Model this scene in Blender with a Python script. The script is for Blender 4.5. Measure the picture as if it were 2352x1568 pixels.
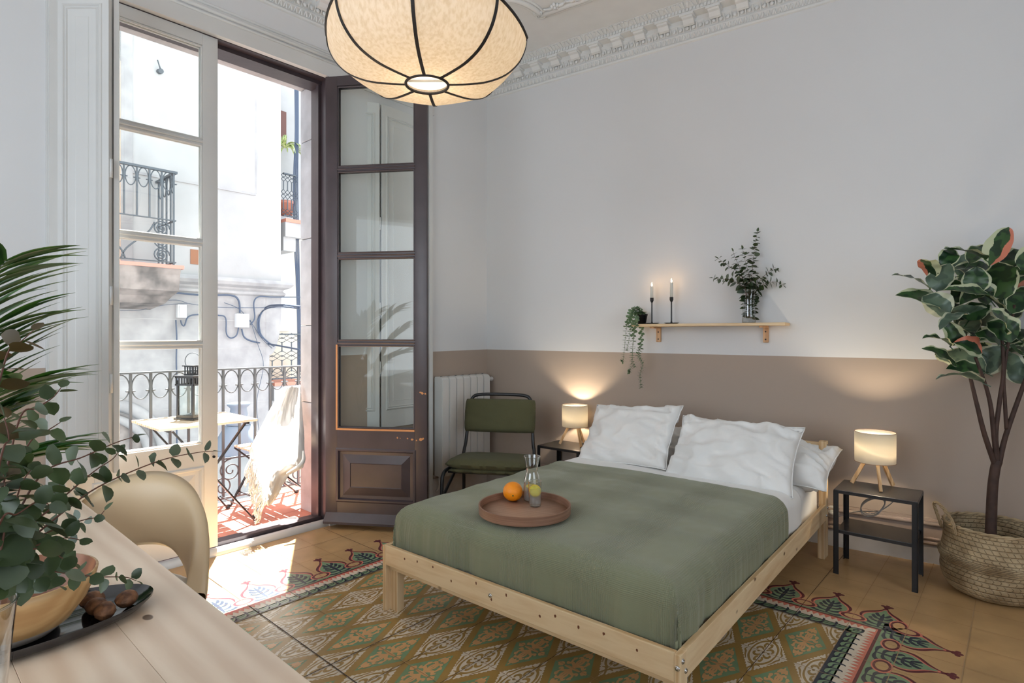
import bpy, bmesh, math, random
from math import sin, cos, pi, sqrt, radians, atan2, exp, tan
from mathutils import Vector, Matrix, noise, Quaternion
random.seed(7)
for o in list(bpy.data.objects): bpy.data.objects.remove(o)
SC = bpy.context.scene
COL = SC.collection
# ------------------------------------------------------------ camera, light, exposure
FPX, YAW, HOR, EYE = 1315.908, .7298, 770.70, 1.274
CA, SA = cos(YAW), sin(YAW)
cam_d = bpy.data.cameras.new('camera'); cam = bpy.data.objects.new('camera', cam_d); COL.objects.link(cam)
cam.location = (0, 0, EYE); cam.rotation_euler = (pi/2, 0, YAW)
cam_d.sensor_width = 36; cam_d.lens = 36*FPX/2352; cam_d.shift_y = (HOR-784)/2352
cam_d.clip_start = .02; SC.camera = cam
SC.view_settings.view_transform = 'Standard'; SC.view_settings.look = 'None'
SC.view_settings.gamma = 1; SC.view_settings.use_curve_mapping = False
SC.view_settings.exposure = 0.08
W = bpy.data.worlds.new('sky'); SC.world = W; W.use_nodes = True
W.node_tree.nodes['Background'].inputs[0].default_value = (.80, .90, 1, 1)
W.node_tree.nodes['Background'].inputs[1].default_value = 2.5
def lamp(name, kind, loc, energy, color=(1,1,1), rot=(0,0,0), **k):
    d = bpy.data.lights.new(name, kind); d.energy = energy; d.color = color
    for a, v in k.items(): setattr(d, a, v)
    o = bpy.data.objects.new(name, d); COL.objects.link(o); o.location = loc; o.rotation_euler = rot
    return o
sun_dir = Vector((.857, -.515, -2.18)).normalized()
s = lamp('sun', 'SUN', (0,0,10), 48, (1, .97, .93), angle=.009)
s.rotation_euler = sun_dir.to_track_quat('-Z', 'Y').to_euler()
# soft cool fill, two area lights added out of view behind the camera
lamp('fill_light', 'AREA', (2.35, .9, 1.75), 7, (.88, .94, 1), (0, radians(90), 0), shape='RECTANGLE', size=2.3, size_y=2.4)
lamp('fill_light', 'AREA', (-1.3, -1.85, 1.8), 33, (.84, .92, 1), (radians(90), 0, 0), shape='RECTANGLE', size=2.0, size_y=2.0)

# ------------------------------------------------------------ helpers
def at(px, py, Z):
    """point of the room at depth Z in front of the camera"""
    X = (px-1176)/FPX*Z
    return Vector((X*CA-Z*SA, X*SA+Z*CA, EYE-(py-HOR)/FPX*Z))
def floor_at(px, py, z=0):
    return at(px, py, FPX*(EYE-z)/(py-HOR))
def on_x(px, py, x):
    X = (px-1176)/FPX; t = x/(X*CA-SA)
    return at(px, py, t)
TH = radians(7.8); CORNER = Vector((-3.468, 3.549, 0))
WT = Vector((cos(TH), sin(TH), 0)); WN = Vector((sin(TH), -cos(TH), 0))   # along the bed wall, out of it
def wp(s, off, z): return CORNER + WT*s + WN*off + Vector((0, 0, z))

def tag(o, label=None, cat=None, group=None, kind=None):
    if label: o['label'] = label
    if cat: o['category'] = cat
    if group: o['group'] = group
    if kind: o['kind'] = kind
    return o
def off_wall(p, gap=.012):
    'keep a point in front of the bed wall'
    k = (p-CORNER).dot(WN)
    return p if k > gap else p+WN*(gap-k)
def obj(name, bm, m, parent=None, smooth=False, auto=None, keep=False):
    me = bpy.data.meshes.new(name)
    if not keep: bmesh.ops.recalc_face_normals(bm, faces=bm.faces)
    bm.to_mesh(me); bm.free()
    for x in (m if isinstance(m, (list, tuple)) else [m]): me.materials.append(x)
    if smooth or auto:
        for p in me.polygons: p.use_smooth = True
    if auto:
        try: me.set_sharp_from_angle(angle=radians(auto))
        except Exception: pass
    o = bpy.data.objects.new(name, me); COL.objects.link(o)
    if parent: o.parent = parent; o.matrix_parent_inverse = Matrix.Identity(4)
    return o
def thing(name, label, cat, loc=(0,0,0), rz=0, group=None):
    o = bpy.data.objects.new(name, None); COL.objects.link(o); o.empty_display_size = .1
    o.location = loc; o.rotation_euler = (0, 0, rz)
    return tag(o, label, cat, group)
def copy_tree(o, parent=None):
    c = o.copy(); COL.objects.link(c)
    if parent: c.parent = parent
    for ch in list(o.children): copy_tree(ch, c)
    return c
def struct(name, bm, m, parent=None, **k):
    o = obj(name, bm, m, parent, **k)
    if not parent: o['kind'] = 'structure'
    return o
def B(): return bmesh.new()
def fr(o, ex, ey, ez):
    """frame matrix from origin and axes"""
    M = Matrix.Identity(4)
    for i, e in enumerate((ex, ey, ez)):
        for r in range(3): M[r][i] = e[r]
    for r in range(3): M[r][3] = o[r]
    return M
def box(bm, x0, x1, y0, y1, z0, z1, M=None, mi=0, bev=0):
    vs = [bm.verts.new(Vector((x, y, z)) if M is None else M @ Vector((x, y, z))) for z in (z0, z1) for y in (y0, y1) for x in (x0, x1)]
    q = [(0,2,3,1), (4,5,7,6), (0,1,5,4), (2,6,7,3), (0,4,6,2), (1,3,7,5)]
    fs = []
    for f in q:
        F = bm.faces.new([vs[i] for i in f]); F.material_index = mi; fs.append(F)
    if bev:
        es = list({e for f in fs for e in f.edges})
        r = bmesh.ops.bevel(bm, geom=es, offset=bev, segments=2, affect='EDGES', profile=.6)
        for f in r['faces']: f.material_index = mi
    return vs
def beam(bm, p, q, w, h, up=Vector((0,0,1)), mi=0, bev=0):
    """square bar from p to q"""
    p = Vector(p); q = Vector(q); d = (q-p); L = d.length; d = d/L
    s = d.cross(up)
    if s.length < 1e-4: s = Vector((1,0,0))
    s.normalize(); u = s.cross(d)
    box(bm, 0, L, -w/2, w/2, -h/2, h/2, fr(p, d, s, u), mi, bev)
def tube(bm, pts, r, n=8, mi=0, cap=True, closed=False):
    pts = [Vector(p) for p in pts]; N = len(pts)
    rs = r if isinstance(r, (list, tuple)) else [r]*N
    rings = []; prev = None
    for i in range(N):
        if closed: d = pts[(i+1) % N]-pts[i-1]
        else: d = pts[min(i+1, N-1)]-pts[max(i-1, 0)]
        if d.length < 1e-9: d = Vector((0,0,1))
        d.normalize()
        if prev is None:
            a = Vector((0,0,1)) if abs(d.z) < .9 else Vector((1,0,0))
            u = d.cross(a).normalized()
        else:
            u = prev - d*prev.dot(d)
            u = u.normalized() if u.length > 1e-6 else d.cross(Vector((0,0,1))).normalized()
        prev = u; v = d.cross(u)
        rings.append([bm.verts.new(pts[i]+(u*cos(2*pi*k/n)+v*sin(2*pi*k/n))*rs[i]) for k in range(n)])
    for i in range(N if closed else N-1):
        a, b = rings[i], rings[(i+1) % N]
        for k in range(n):
            f = bm.faces.new((a[k], a[(k+1)%n], b[(k+1)%n], b[k])); f.material_index = mi; f.smooth = True
    if cap and not closed:
        for rg in (rings[0], rings[-1]):
            try: bm.faces.new(rg).material_index = mi
            except Exception: pass
def lathe(bm, prof, M=None, n=32, mi=0, a0=0, a1=2*pi, sx=1, sy=1):
    """profile of (r, z)"""
    M = M or Matrix.Identity(4); full = abs(a1-a0-2*pi) < 1e-6; rows = []
    for r, z in prof:
        if r < 1e-6: rows.append([bm.verts.new(M @ Vector((0,0,z)))]*n if full else [bm.verts.new(M @ Vector((0,0,z)))]*(n+1))
        else: rows.append([bm.verts.new(M @ Vector((r*cos(a0+(a1-a0)*k/n)*sx, r*sin(a0+(a1-a0)*k/n)*sy, z))) for k in range(n if full else n+1)])
    for a, b in zip(rows, rows[1:]):
        for k in range(n):
            k2 = (k+1) % n if full else k+1
            vs = []
            for v in (a[k], a[k2], b[k2], b[k]):
                if v not in vs: vs.append(v)
            if len(vs) > 2:
                f = bm.faces.new(vs); f.material_index = mi; f.smooth = True
def grid(bm, P, nu, nv, mi=0, uv=None, wrapu=False):
    """P(i,j) -> point"""
    vs = [[bm.verts.new(P(i, j)) for j in range(nv)] for i in range(nu)]
    lay = bm.loops.layers.uv.verify() if uv else None
    for i in range(nu if wrapu else nu-1):
        for j in range(nv-1):
            ij = [(i,j), ((i+1)%nu,j), ((i+1)%nu,j+1), (i,j+1)]
            f = bm.faces.new([vs[a][b] for a, b in ij]); f.material_index = mi; f.smooth = True
            if uv:
                for l, (a, b) in zip(f.loops, ij): l[lay].uv = uv(a, b)
    return vs
def prism(bm, pts, z0, z1, M=None, mi=0):
    M = M or Matrix.Identity(4)
    a = [bm.verts.new(M @ Vector((x, y, z0))) for x, y in pts]; b = [bm.verts.new(M @ Vector((x, y, z1))) for x, y in pts]
    n = len(pts); bm.faces.new(a).material_index = mi; bm.faces.new(b).material_index = mi
    for i in range(n): bm.faces.new((a[i], a[(i+1)%n], b[(i+1)%n], b[i])).material_index = mi
def sweep(bm, prof, path, mi=0):
    """prof: list of (off, z); path: list of (point, out-vector)"""
    rows = [[bm.verts.new(p + n*o + Vector((0,0,z))) for o, z in prof] for p, n in path]
    for a, b in zip(rows, rows[1:]):
        for k in range(len(prof)-1):
            f = bm.faces.new((a[k], a[k+1], b[k+1], b[k])); f.material_index = mi
def bez(pts, n=12):
    """Catmull-Rom through the points"""
    P = [Vector(p) for p in pts]; out = []
    for i in range(len(P)-1):
        p0 = P[max(i-1,0)]; p1 = P[i]; p2 = P[i+1]; p3 = P[min(i+2, len(P)-1)]
        for k in range(n):
            t = k/n
            out.append(.5*((2*p1)+(p2-p0)*t+(2*p0-5*p1+4*p2-p3)*t*t+(3*p1-p0-3*p2+p3)*t**3))
    out.append(P[-1]); return out
def sphere(bm, c, r, sx=1, sy=1, sz=1, nu=16, nv=10, mi=0, M=None):
    M = M or Matrix.Identity(4)
    lathe(bm, [(r*sin(pi*i/nv), -r*cos(pi*i/nv)) for i in range(nv+1)], Matrix.Translation(Vector(c)) @ M @ Matrix.Diagonal((sx, sy, sz, 1)), nu, mi)

# ------------------------------------------------------------ materials
def srgb(r, g, b):
    f = lambda c: (c/255/12.92) if c/255 <= .04045 else ((c/255+.055)/1.055)**2.4
    return (f(r), f(g), f(b), 1)
def mat(name, col, rough=.6, metal=0, var=0, vscale=8, bump=0, bscale=60, spec=.5, stretch=None, col2=None, sheen=0, coat=0, detail=4, vthr=(.35,.65)):
    m = bpy.data.materials.new(name); m.use_nodes = True; nt = m.node_tree; N = nt.nodes; L = nt.links
    p = N['Principled BSDF']; p.inputs['Base Color'].default_value = col
    p.inputs['Roughness'].default_value = rough; p.inputs['Metallic'].default_value = metal
    p.inputs['Specular IOR Level'].default_value = spec
    if sheen: p.inputs['Sheen Weight'].default_value = sheen
    if coat: p.inputs['Coat Weight'].default_value = coat
    tc = N.new('ShaderNodeTexCoord'); mp = N.new('ShaderNodeMapping'); L.new(tc.outputs['Object'], mp.inputs[0])
    if stretch: mp.inputs['Scale'].default_value = stretch
    if var or col2:
        nz = N.new('ShaderNodeTexNoise'); nz.inputs['Scale'].default_value = vscale; nz.inputs['Detail'].default_value = detail
        L.new(mp.outputs[0], nz.inputs[0])
        mr = N.new('ShaderNodeMapRange'); mr.inputs[1].default_value = vthr[0]; mr.inputs[2].default_value = vthr[1]
        L.new(nz.outputs[0], mr.inputs[0])
        mx = N.new('ShaderNodeMix'); mx.data_type = 'RGBA'; L.new(mr.outputs[0], mx.inputs[0])
        c2 = col2 or tuple(min(1, c*(1+var)) for c in col[:3])+(1,)
        c1 = col if col2 else tuple(c*(1-var) for c in col[:3])+(1,)
        mx.inputs[6].default_value = c1; mx.inputs[7].default_value = c2
        L.new(mx.outputs[2], p.inputs['Base Color'])
    if bump:
        nb = N.new('ShaderNodeTexNoise'); nb.inputs['Scale'].default_value = bscale; nb.inputs['Detail'].default_value = 3
        L.new(mp.outputs[0], nb.inputs[0])
        bp = N.new('ShaderNodeBump'); bp.inputs['Strength'].default_value = min(1, bump); bp.inputs['Distance'].default_value = .004
        L.new(nb.outputs[0], bp.inputs['Height']); L.new(bp.outputs[0], p.inputs['Normal'])
    return m
def emit(name, col, s):
    m = bpy.data.materials.new(name); m.use_nodes = True; p = m.node_tree.nodes['Principled BSDF']
    p.inputs['Base Color'].default_value = col; p.inputs['Emission Color'].default_value = col; p.inputs['Emission Strength'].default_value = s
    return m
def thin_glass(name, tint=(1,1,1,1), k=1.0):
    m = bpy.data.materials.new(name); m.use_nodes = True; nt = m.node_tree; N = nt.nodes; L = nt.links
    N.remove(N['Principled BSDF']); out = N['Material Output']
    t = N.new('ShaderNodeBsdfTransparent'); t.inputs[0].default_value = tint
    g = N.new('ShaderNodeBsdfGlossy'); g.inputs['Roughness'].default_value = .01
    f = N.new('ShaderNodeLayerWeight'); f.inputs[0].default_value = .5
    pw = N.new('ShaderNodeMath'); pw.operation = 'POWER'; pw.inputs[1].default_value = 4; L.new(f.outputs['Facing'], pw.inputs[0])
    mu = N.new('ShaderNodeMath'); mu.operation = 'MULTIPLY_ADD'; mu.inputs[1].default_value = .75*k; mu.inputs[2].default_value = .045*k; L.new(pw.outputs[0], mu.inputs[0])
    mx = N.new('ShaderNodeMixShader'); L.new(mu.outputs[0], mx.inputs[0]); L.new(t.outputs[0], mx.inputs[1]); L.new(g.outputs[0], mx.inputs[2])
    L.new(mx.outputs[0], out.inputs[0]); return m
def shade_mat(name, col, tr=.6, fibre=0, tcol=None):
    """lamp shade cloth: diffuse and translucent"""
    m = bpy.data.materials.new(name); m.use_nodes = True; nt = m.node_tree; N = nt.nodes; L = nt.links
    N.remove(N['Principled BSDF']); out = N['Material Output']
    d = N.new('ShaderNodeBsdfDiffuse'); t = N.new('ShaderNodeBsdfTranslucent'); d.inputs[0].default_value = col; t.inputs[0].default_value = tcol or col
    if fibre:
        tc = N.new('ShaderNodeTexCoord'); mp = N.new('ShaderNodeMapping'); L.new(tc.outputs['Object'], mp.inputs[0]); mp.inputs['Scale'].default_value = (1, 1, .35)
        nz = N.new('ShaderNodeTexNoise'); nz.inputs['Scale'].default_value = fibre; nz.inputs['Detail'].default_value = 5; L.new(mp.outputs[0], nz.inputs[0])
        for sh, c in ((d, col), (t, tcol or col)):
            mx = N.new('ShaderNodeMix'); mx.data_type = 'RGBA'
            mr = N.new('ShaderNodeMapRange'); mr.inputs[1].default_value = .35; mr.inputs[2].default_value = .6; L.new(nz.outputs[0], mr.inputs[0]); L.new(mr.outputs[0], mx.inputs[0])
            mx.inputs[6].default_value = (c[0]*.86, c[1]*.82, c[2]*.74, 1); mx.inputs[7].default_value = c; L.new(mx.outputs[2], sh.inputs[0])
    mx = N.new('ShaderNodeMixShader'); mx.inputs[0].default_value = tr
    L.new(d.outputs[0], mx.inputs[1]); L.new(t.outputs[0], mx.inputs[2]); L.new(mx.outputs[0], out.inputs[0]); return m
def wood(name, c1, c2, scale=6, axis='x', rough=.45, knots=None, dist=3, flat=False):
    """grain running along the given local axis"""
    m = bpy.data.materials.new(name); m.use_nodes = True; nt = m.node_tree; N = nt.nodes; L = nt.links
    p = N['Principled BSDF']; p.inputs['Roughness'].default_value = rough
    tc = N.new('ShaderNodeTexCoord'); mp = N.new('ShaderNodeMapping'); L.new(tc.outputs['Object'], mp.inputs[0])
    mp.inputs['Scale'].default_value = {'x': (.12, 1, 1), 'y': (1, .12, 1), 'z': (1, 1, .12)}[axis]
    nz = N.new('ShaderNodeTexNoise'); nz.inputs['Scale'].default_value = scale*3; nz.inputs['Detail'].default_value = 6; nz.inputs['Distortion'].default_value = .6
    L.new(mp.outputs[0], nz.inputs[0])
    wv = N.new('ShaderNodeTexWave'); wv.inputs['Scale'].default_value = scale; wv.inputs['Distortion'].default_value = dist; wv.inputs['Detail'].default_value = 3; wv.inputs['Detail Scale'].default_value = 1.2
    wv.bands_direction = {'x': 'Y', 'y': 'X', 'z': 'X'}[axis]; L.new(mp.outputs[0], wv.inputs[0])
    ad = N.new('ShaderNodeMath'); ad.operation = 'ADD'; L.new(nz.outputs[0], ad.inputs[0])
    ml = N.new('ShaderNodeMath'); ml.operation = 'MULTIPLY'; ml.inputs[1].default_value = .45; L.new(wv.outputs[0], ml.inputs[0]); L.new(ml.outputs[0], ad.inputs[1])
    mr = N.new('ShaderNodeMapRange'); mr.inputs[1].default_value = .45; mr.inputs[2].default_value = .98; L.new(ad.outputs[0], mr.inputs[0])
    mx = N.new('ShaderNodeMix'); mx.data_type = 'RGBA'; mx.inputs[6].default_value = c1; mx.inputs[7].default_value = c2; L.new(mr.outputs[0], mx.inputs[0])
    last = mx.outputs[2]
    if knots:
        vo = N.new('ShaderNodeTexVoronoi'); vo.inputs['Scale'].default_value = knots[0]; vo.voronoi_dimensions = '2D' if flat else '3D'; mk = N.new('ShaderNodeMapping'); L.new(tc.outputs['Object'], mk.inputs[0])
        mk.inputs['Scale'].default_value = {'x': (.55, 1, 1), 'y': (1, .55, 1), 'z': (1, 1, .55)}[axis] if not flat else (.6, 1, 0); L.new(mk.outputs[0], vo.inputs[0])
        kr = N.new('ShaderNodeMapRange'); kr.inputs[1].default_value = knots[1]; kr.inputs[2].default_value = knots[1]*(.75 if flat else .45); kr.inputs[3].default_value = 0; kr.inputs[4].default_value = 1; L.new(vo.outputs[0], kr.inputs[0])
        m2 = N.new('ShaderNodeMix'); m2.data_type = 'RGBA'; L.new(kr.outputs[0], m2.inputs[0]); L.new(last, m2.inputs[6]); m2.inputs[7].default_value = (c2[0]*.25, c2[1]*.2, c2[2]*.16, 1)
        last = m2.outputs[2]
    L.new(last, p.inputs['Base Color'])
    return m
M = {}
M['white_paint'] = mat('white_paint', (.66, .655, .64, 1), .38, var=.03, vscale=3, bump=.12, bscale=25)
M['plaster'] = mat('plaster', (.70, .70, .70, 1), .8, var=.03, vscale=12, bump=.15, bscale=40)
M['ceiling'] = mat('ceiling_plaster', (.74, .74, .73, 1), .85, var=.02, bump=.1)
M['purple'] = mat('purple_door_paint', (.052, .037, .042, 1), .38, var=.15, vscale=5, bump=.15, bscale=30, spec=.6)
M['putty'] = mat('bare_putty_wood', srgb(200, 140, 90), .7)
M['black_metal'] = mat('black_metal', (.012, .012, .014, 1), .38, spec=.5)
M['grey_iron'] = mat('grey_iron', (.075, .09, .105, 1), .5, bump=.1)
M['chrome'] = mat('chrome', (.6, .6, .6, 1), .2, 1)
M['pine'] = wood('pine_wood', srgb(226, 200, 160), srgb(204, 166, 120), 13, 'x', .5, knots=(9, .1))
M['pine_y'] = wood('pine_wood_length', srgb(226, 200, 160), srgb(204, 166, 120), 13, 'y', .5, knots=(9, .09))
M['pine_z'] = wood('pine_wood_upright', srgb(226, 200, 160), srgb(204, 166, 120), 13, 'z', .5)
M['glass'] = thin_glass('window_glass', (.97, .99, .98, 1), .6)
M['clear'] = thin_glass('clear_glass', (.97, .98, .975, 1), 1.3)
M['stone'] = mat('weathered_stone', (.52, .515, .53, 1), .85, vscale=5, col2=(.36, .35, .36, 1), bump=.5, bscale=30, vthr=(.35, .7))
M['terracotta'] = mat('terracotta_tile', srgb(205, 138, 118), .6, var=.1, vscale=6)
M['linen'] = mat('white_cotton', (.78, .76, .73, 1), .85, bump=.12, bscale=300, sheen=.3)
M['soil'] = mat('soil', (.03, .02, .015, 1), .95, bump=.6, bscale=50)
# ============================================================ floor of patterned cement tiles
def fmat(name, c, rough=.28):
    m = mat(name, srgb(*c), rough, var=.09, vscale=7, bump=.06, bscale=14, spec=.5)
    return m
FM = [fmat('tile_ochre', (184, 148, 102)), fmat('tile_mustard', (160, 128, 72)), fmat('tile_cream', (214, 200, 180)), fmat('tile_green', (118, 146, 110)),
      fmat('tile_peach', (206, 158, 108)), fmat('tile_navy', (40, 48, 62)), fmat('tile_maroon', (98, 38, 46)), fmat('tile_pink', (204, 116, 96)),
      mat('grout_dark', srgb(70, 55, 45), .8), mat('grout_pale', srgb(170, 140, 105), .8)]
OCH, MUS, CRE, GRN, PEA, NAV, MAR, PNK, GD, GP = range(10)
XL, XR, YF, TX, TY = -2.609, -.58, 2.796, .2029, .2015
bm = B()
box(bm, -3.7, 2.6, -2.1, 4.4, -.05, 0)
class Rib(list): pass
def mapped(f, p): return type(p)(f(q) for q in p)
LIFT = 0
def poly(pts, lay, mi):
    if isinstance(pts, Rib):     # a ribbon is laid as a strip of quads
        n = len(pts)
        for i in range(n//2-1): poly([pts[i], pts[i+1], pts[n-2-i], pts[n-1-i]], lay+i*.03, mi)
        return
    lay += LIFT
    try:
        f = bm.faces.new([bm.verts.new((p[0], p[1], .00022*lay)) for p in pts]); f.material_index = mi
        f.normal_update()
        if f.normal.z < 0: f.normal_flip()
    except ValueError: pass
def F(u, v): return (XL+u*TX, YF+v*TY)
def smooth2(pts, n=4): return [(p.x, p.y) for p in bez([(a, b, 0) for a, b in pts], n)]
def ribbon(pts, w, n=4):
    P = smooth2(pts, n); k = len(P); L = []; R = []
    w = (w[0]*1.1, min(w[1]*1.15, .043)) if w[1] > .03 else (w[0]*1.2, w[1]*1.25)
    ws = [w[0]+(w[1]-w[0])*sin(pi*min(1, max(0, i/(k-1)))) for i in range(k)]
    for i in range(k):
        a = P[max(i-1, 0)]; b = P[min(i+1, k-1)]; dx, dy = b[0]-a[0], b[1]-a[1]; l = sqrt(dx*dx+dy*dy) or 1
        L.append((P[i][0]-dy/l*ws[i], P[i][1]+dx/l*ws[i])); R.append((P[i][0]+dy/l*ws[i], P[i][1]-dx/l*ws[i]))
    return Rib(L+R[::-1])
def serrate(n, amp, k=1.0):
    """rhombus outline with saw teeth, half sizes 1 by 1"""
    out = []; cs = [(1,0), (0,1), (-1,0), (0,-1)]
    for i in range(4):
        a, b = cs[i], cs[(i+1) % 4]
        for j in range(n):
            t = j/n; out.append(((a[0]+(b[0]-a[0])*t)*k, (a[1]+(b[1]-a[1])*t)*k))
            t = (j+.35)/n; s = k-amp
            out.append(((a[0]+(b[0]-a[0])*t)*s, (a[1]+(b[1]-a[1])*t)*s))
    return out
def mirror4(p): return [p]+[mapped(lambda q: (q[0]*a, q[1]*b), p) for a, b in ((-1, 1), (1, -1), (-1, -1))]
# ornaments in a square of +-1 (x across the short diagonal, y along the long one)
WH = []
WH += mirror4(ribbon([(.02, .52), (.22, .45), (.40, .26), (.46, .0)], (.022, .03)))
WH += mirror4(ribbon([(.06, .86), (.09, .74), (.02, .62), (.10, .54), (.24, .56)], (.008, .03)))
WH += mirror4(ribbon([(.60, .02), (.64, .10), (.56, .18), (.50, .30), (.38, .44)], (.006, .026)))
WH += mirror4(ribbon([(.05, .10), (.14, .17), (.24, .17), (.30, .10), (.25, .06)], (.02, .055)))
WH += mirror4(ribbon([(.06, .20), (.12, .28), (.10, .38), (.03, .36)], (.02, .05)))
WH += [[(.05, 0), (0, .06), (-.05, 0), (0, -.06)], ribbon([(.14, 0), (.24, 0)], (.01, .03)), ribbon([(-.14, 0), (-.24, 0)], (.01, .03))]
GR = []
GR += mirror4(ribbon([(.0, .04), (.10, .12), (.22, .16), (.34, .10), (.40, .16)], (.03, .05)))
GR += mirror4(ribbon([(.22, .14), (.30, .24), (.26, .34), (.36, .30)], (.02, .04)))
GR += mirror4(ribbon([(.03, .10), (.10, .26), (.06, .38), (.16, .42), (.20, .36)], (.02, .045)))
GR += mirror4(ribbon([(.0, .50), (.08, .54), (.15, .50), (.12, .60)], (.02, .035)))
GR += mirror4(ribbon([(.40, .02), (.52, .05), (.56, .0)], (.02, .03)))
GR += [ribbon([(0, .0), (0, .44)], (.02, .045)), ribbon([(0, 0), (0, -.44)], (.02, .045)), ribbon([(-.34, 0), (.34, 0)], (.02, .035)),
       ribbon([(0, .46), (0, .72)], (.02, .05)), ribbon([(0, -.46), (0, -.72)], (.02, .05)), ribbon([(.46, 0), (.64, 0)], (.02, .05)), ribbon([(-.46, 0), (-.64, 0)], (.02, .05)),
       ribbon([(-.13, .60), (.13, .60)], (.03, .045)), ribbon([(-.13, -.60), (.13, -.60)], (.03, .045))]
poly([F(0, 0), F(10, 0), F(10, -15), F(0, -15)], 1, MUS)
wrh = serrate(11, .05, .90); grh = serrate(8, .0, .80)
for jj in range(0, -15, -1):
    for i in range(0, 11):
        white = (jj % 2 == 0); cu = i if white else i+.5
        if cu > 10: continue
        T = lambda p: F(cu+p[0]*.5, jj+p[1])
        poly([T(p) for p in (wrh if white else grh)], 2, CRE if white else GRN)
        for k, o in enumerate(WH if white else GR): poly(mapped(T, o), 3+k*.12, MUS if white else PEA)
LIFT = 5
# border: t along, o outwards, three sides
def side(fn, t0, t1, lo, hi):
    Q = lambda t, o: fn(t, o)
    def band(o0, o1, lay, mi): poly([Q(lo(o0), o0), Q(hi(o0), o0), Q(hi(o1), o1), Q(lo(o1), o1)], lay, mi)
    band(0, .25, 6, GRN); band(0, .05, 8, NAV); band(.22, .50, 6, CRE); band(.50, .54, 8, PNK); band(.535, .59, 8.5, MAR); band(.59, 2.0, 5, OCH)
    n0, n1 = int(math.floor(t0)), int(math.ceil(t1))
    for k in range(n0*4, n1*4):
        t = k/4
        if t+.2 > hi(.2)+.05 or t < lo(.2)-.05: continue
        poly([Q(t+a*.25, b) for a, b in smooth2([(-.1, .03), (.1, .12), (.42, .16), (.8, .17), (1.12, .27), (1.05, .33), (1.28, .31), (1.3, .18), (1.0, .06), (.5, .03)], 3)], 7, NAV)
        poly([Q(t+a*.25, b) for a, b in smooth2([(.2, .10), (.5, .13), (.85, .14), (1.12, .23), (1.08, .14), (.8, .07), (.4, .06)], 3)], 7.6, GRN)
    for k in range(n0*8, n1*8):
        t = k/8
        if t+.125 > hi(.45) or t < lo(.45): continue
        poly([Q(t, .51), Q(t+.125, .51), Q(t+.0625, .37)], 7.8, PNK)
    arch = [(.47, .90), (.40, 1.0), (.42, 1.12), (.40, 1.26), (.30, 1.40), (.17, 1.52), (.07, 1.66), (.03, 1.78)]
    for k in range(n0, n1):
        c = k+.5
        def A(s, top): 
            R = smooth2([(x*s if i else x+.07, y-(1-s)*.55*(y-.6)) for i, (x, y) in enumerate(arch)], 3)
            return [(c+.5, .59)]+[(c+x, y) for x, y in R]+[(c-x, y) for x, y in R[::-1]]+[(c-.5, .59)]
        poly([Q(*p) for p in A(1, 0)], 6, MAR); poly([Q(*p) for p in A(.87, 0)], 6.5, PNK); poly([Q(*p) for p in A(.80, 0)], 7, GRN)
        for dx, dy, r in ((0, 1.83, .07), (-.08, 1.88, .05), (.08, 1.88, .05), (0, 1.93, .045)):
            poly([Q(c+dx+r*cos(a*pi/5), dy+r*sin(a*pi/5)) for a in range(10)], 6+dx, MAR)
        lf = [ribbon([(0, .64), (0, 1.42)], (.012, .04))]
        for y, l in ((.78, .30), (.95, .24), (1.10, .20), (1.24, .14)):
            for sg in (1, -1): lf.append(ribbon([(0, y), (sg*l*.5, y+.02), (sg*l*.85, y+.12), (sg*l*.75, y+.17)], (.01, .035)))
        for sg in (1, -1): lf.append(ribbon([(0, .66), (sg*.2, .66), (sg*.34, .74), (sg*.40, .68)], (.01, .035)))
        for j, l in enumerate(lf): poly(mapped(lambda p: Q(c+p[0], p[1]), l), 7.5+j*.08, NAV)
    for k in range(n0, n1+1):
        for r, lay, mi in ((.225, 9.4, PNK), (.19, 9.7, MAR), (.135, 10, OCH)):
            poly([Q(k+r*1.25*cos(a*pi/8)*(1), .84+r*.8*sin(a*pi/8)) for a in range(16)], lay, mi)
side(lambda t, o: (XL-o*TX, YF+t*TY), -14, 1, lambda o: -14, lambda o: o)
side(lambda t, o: (XL+t*TX, YF+o*TY), 0, 11, lambda o: -o, lambda o: 10+o)
side(lambda t, o: (XR+o*TX, YF+t*TY), -14, 1, lambda o: -14, lambda o: o)
random.seed(3)
for k in range(-6, 29):
    x = XL+k*TX
    if -3.4 < x < 2.6: w = .0022 if k == 3 else .0012; poly([(x-w, -2), (x+w, -2), (x+w, 4), (x-w, 4)], 11, GD if k in (3, 6, -1) or random.random() < .25 else GP)
for k in range(-24, 7):
    y = YF+k*TY; w = .0022 if k == -8 else .0012
    poly([(-3.45, y-w), (2.5, y-w), (2.5, y+w), (-3.45, y+w)], 11.2, GD if k in (-8, -4) or random.random() < .25 else GP)
for k in range(0, -14, -2):   # faint cuts of the cream rhombs
    pass
fl = struct('floor', bm, FM, keep=True)

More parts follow.
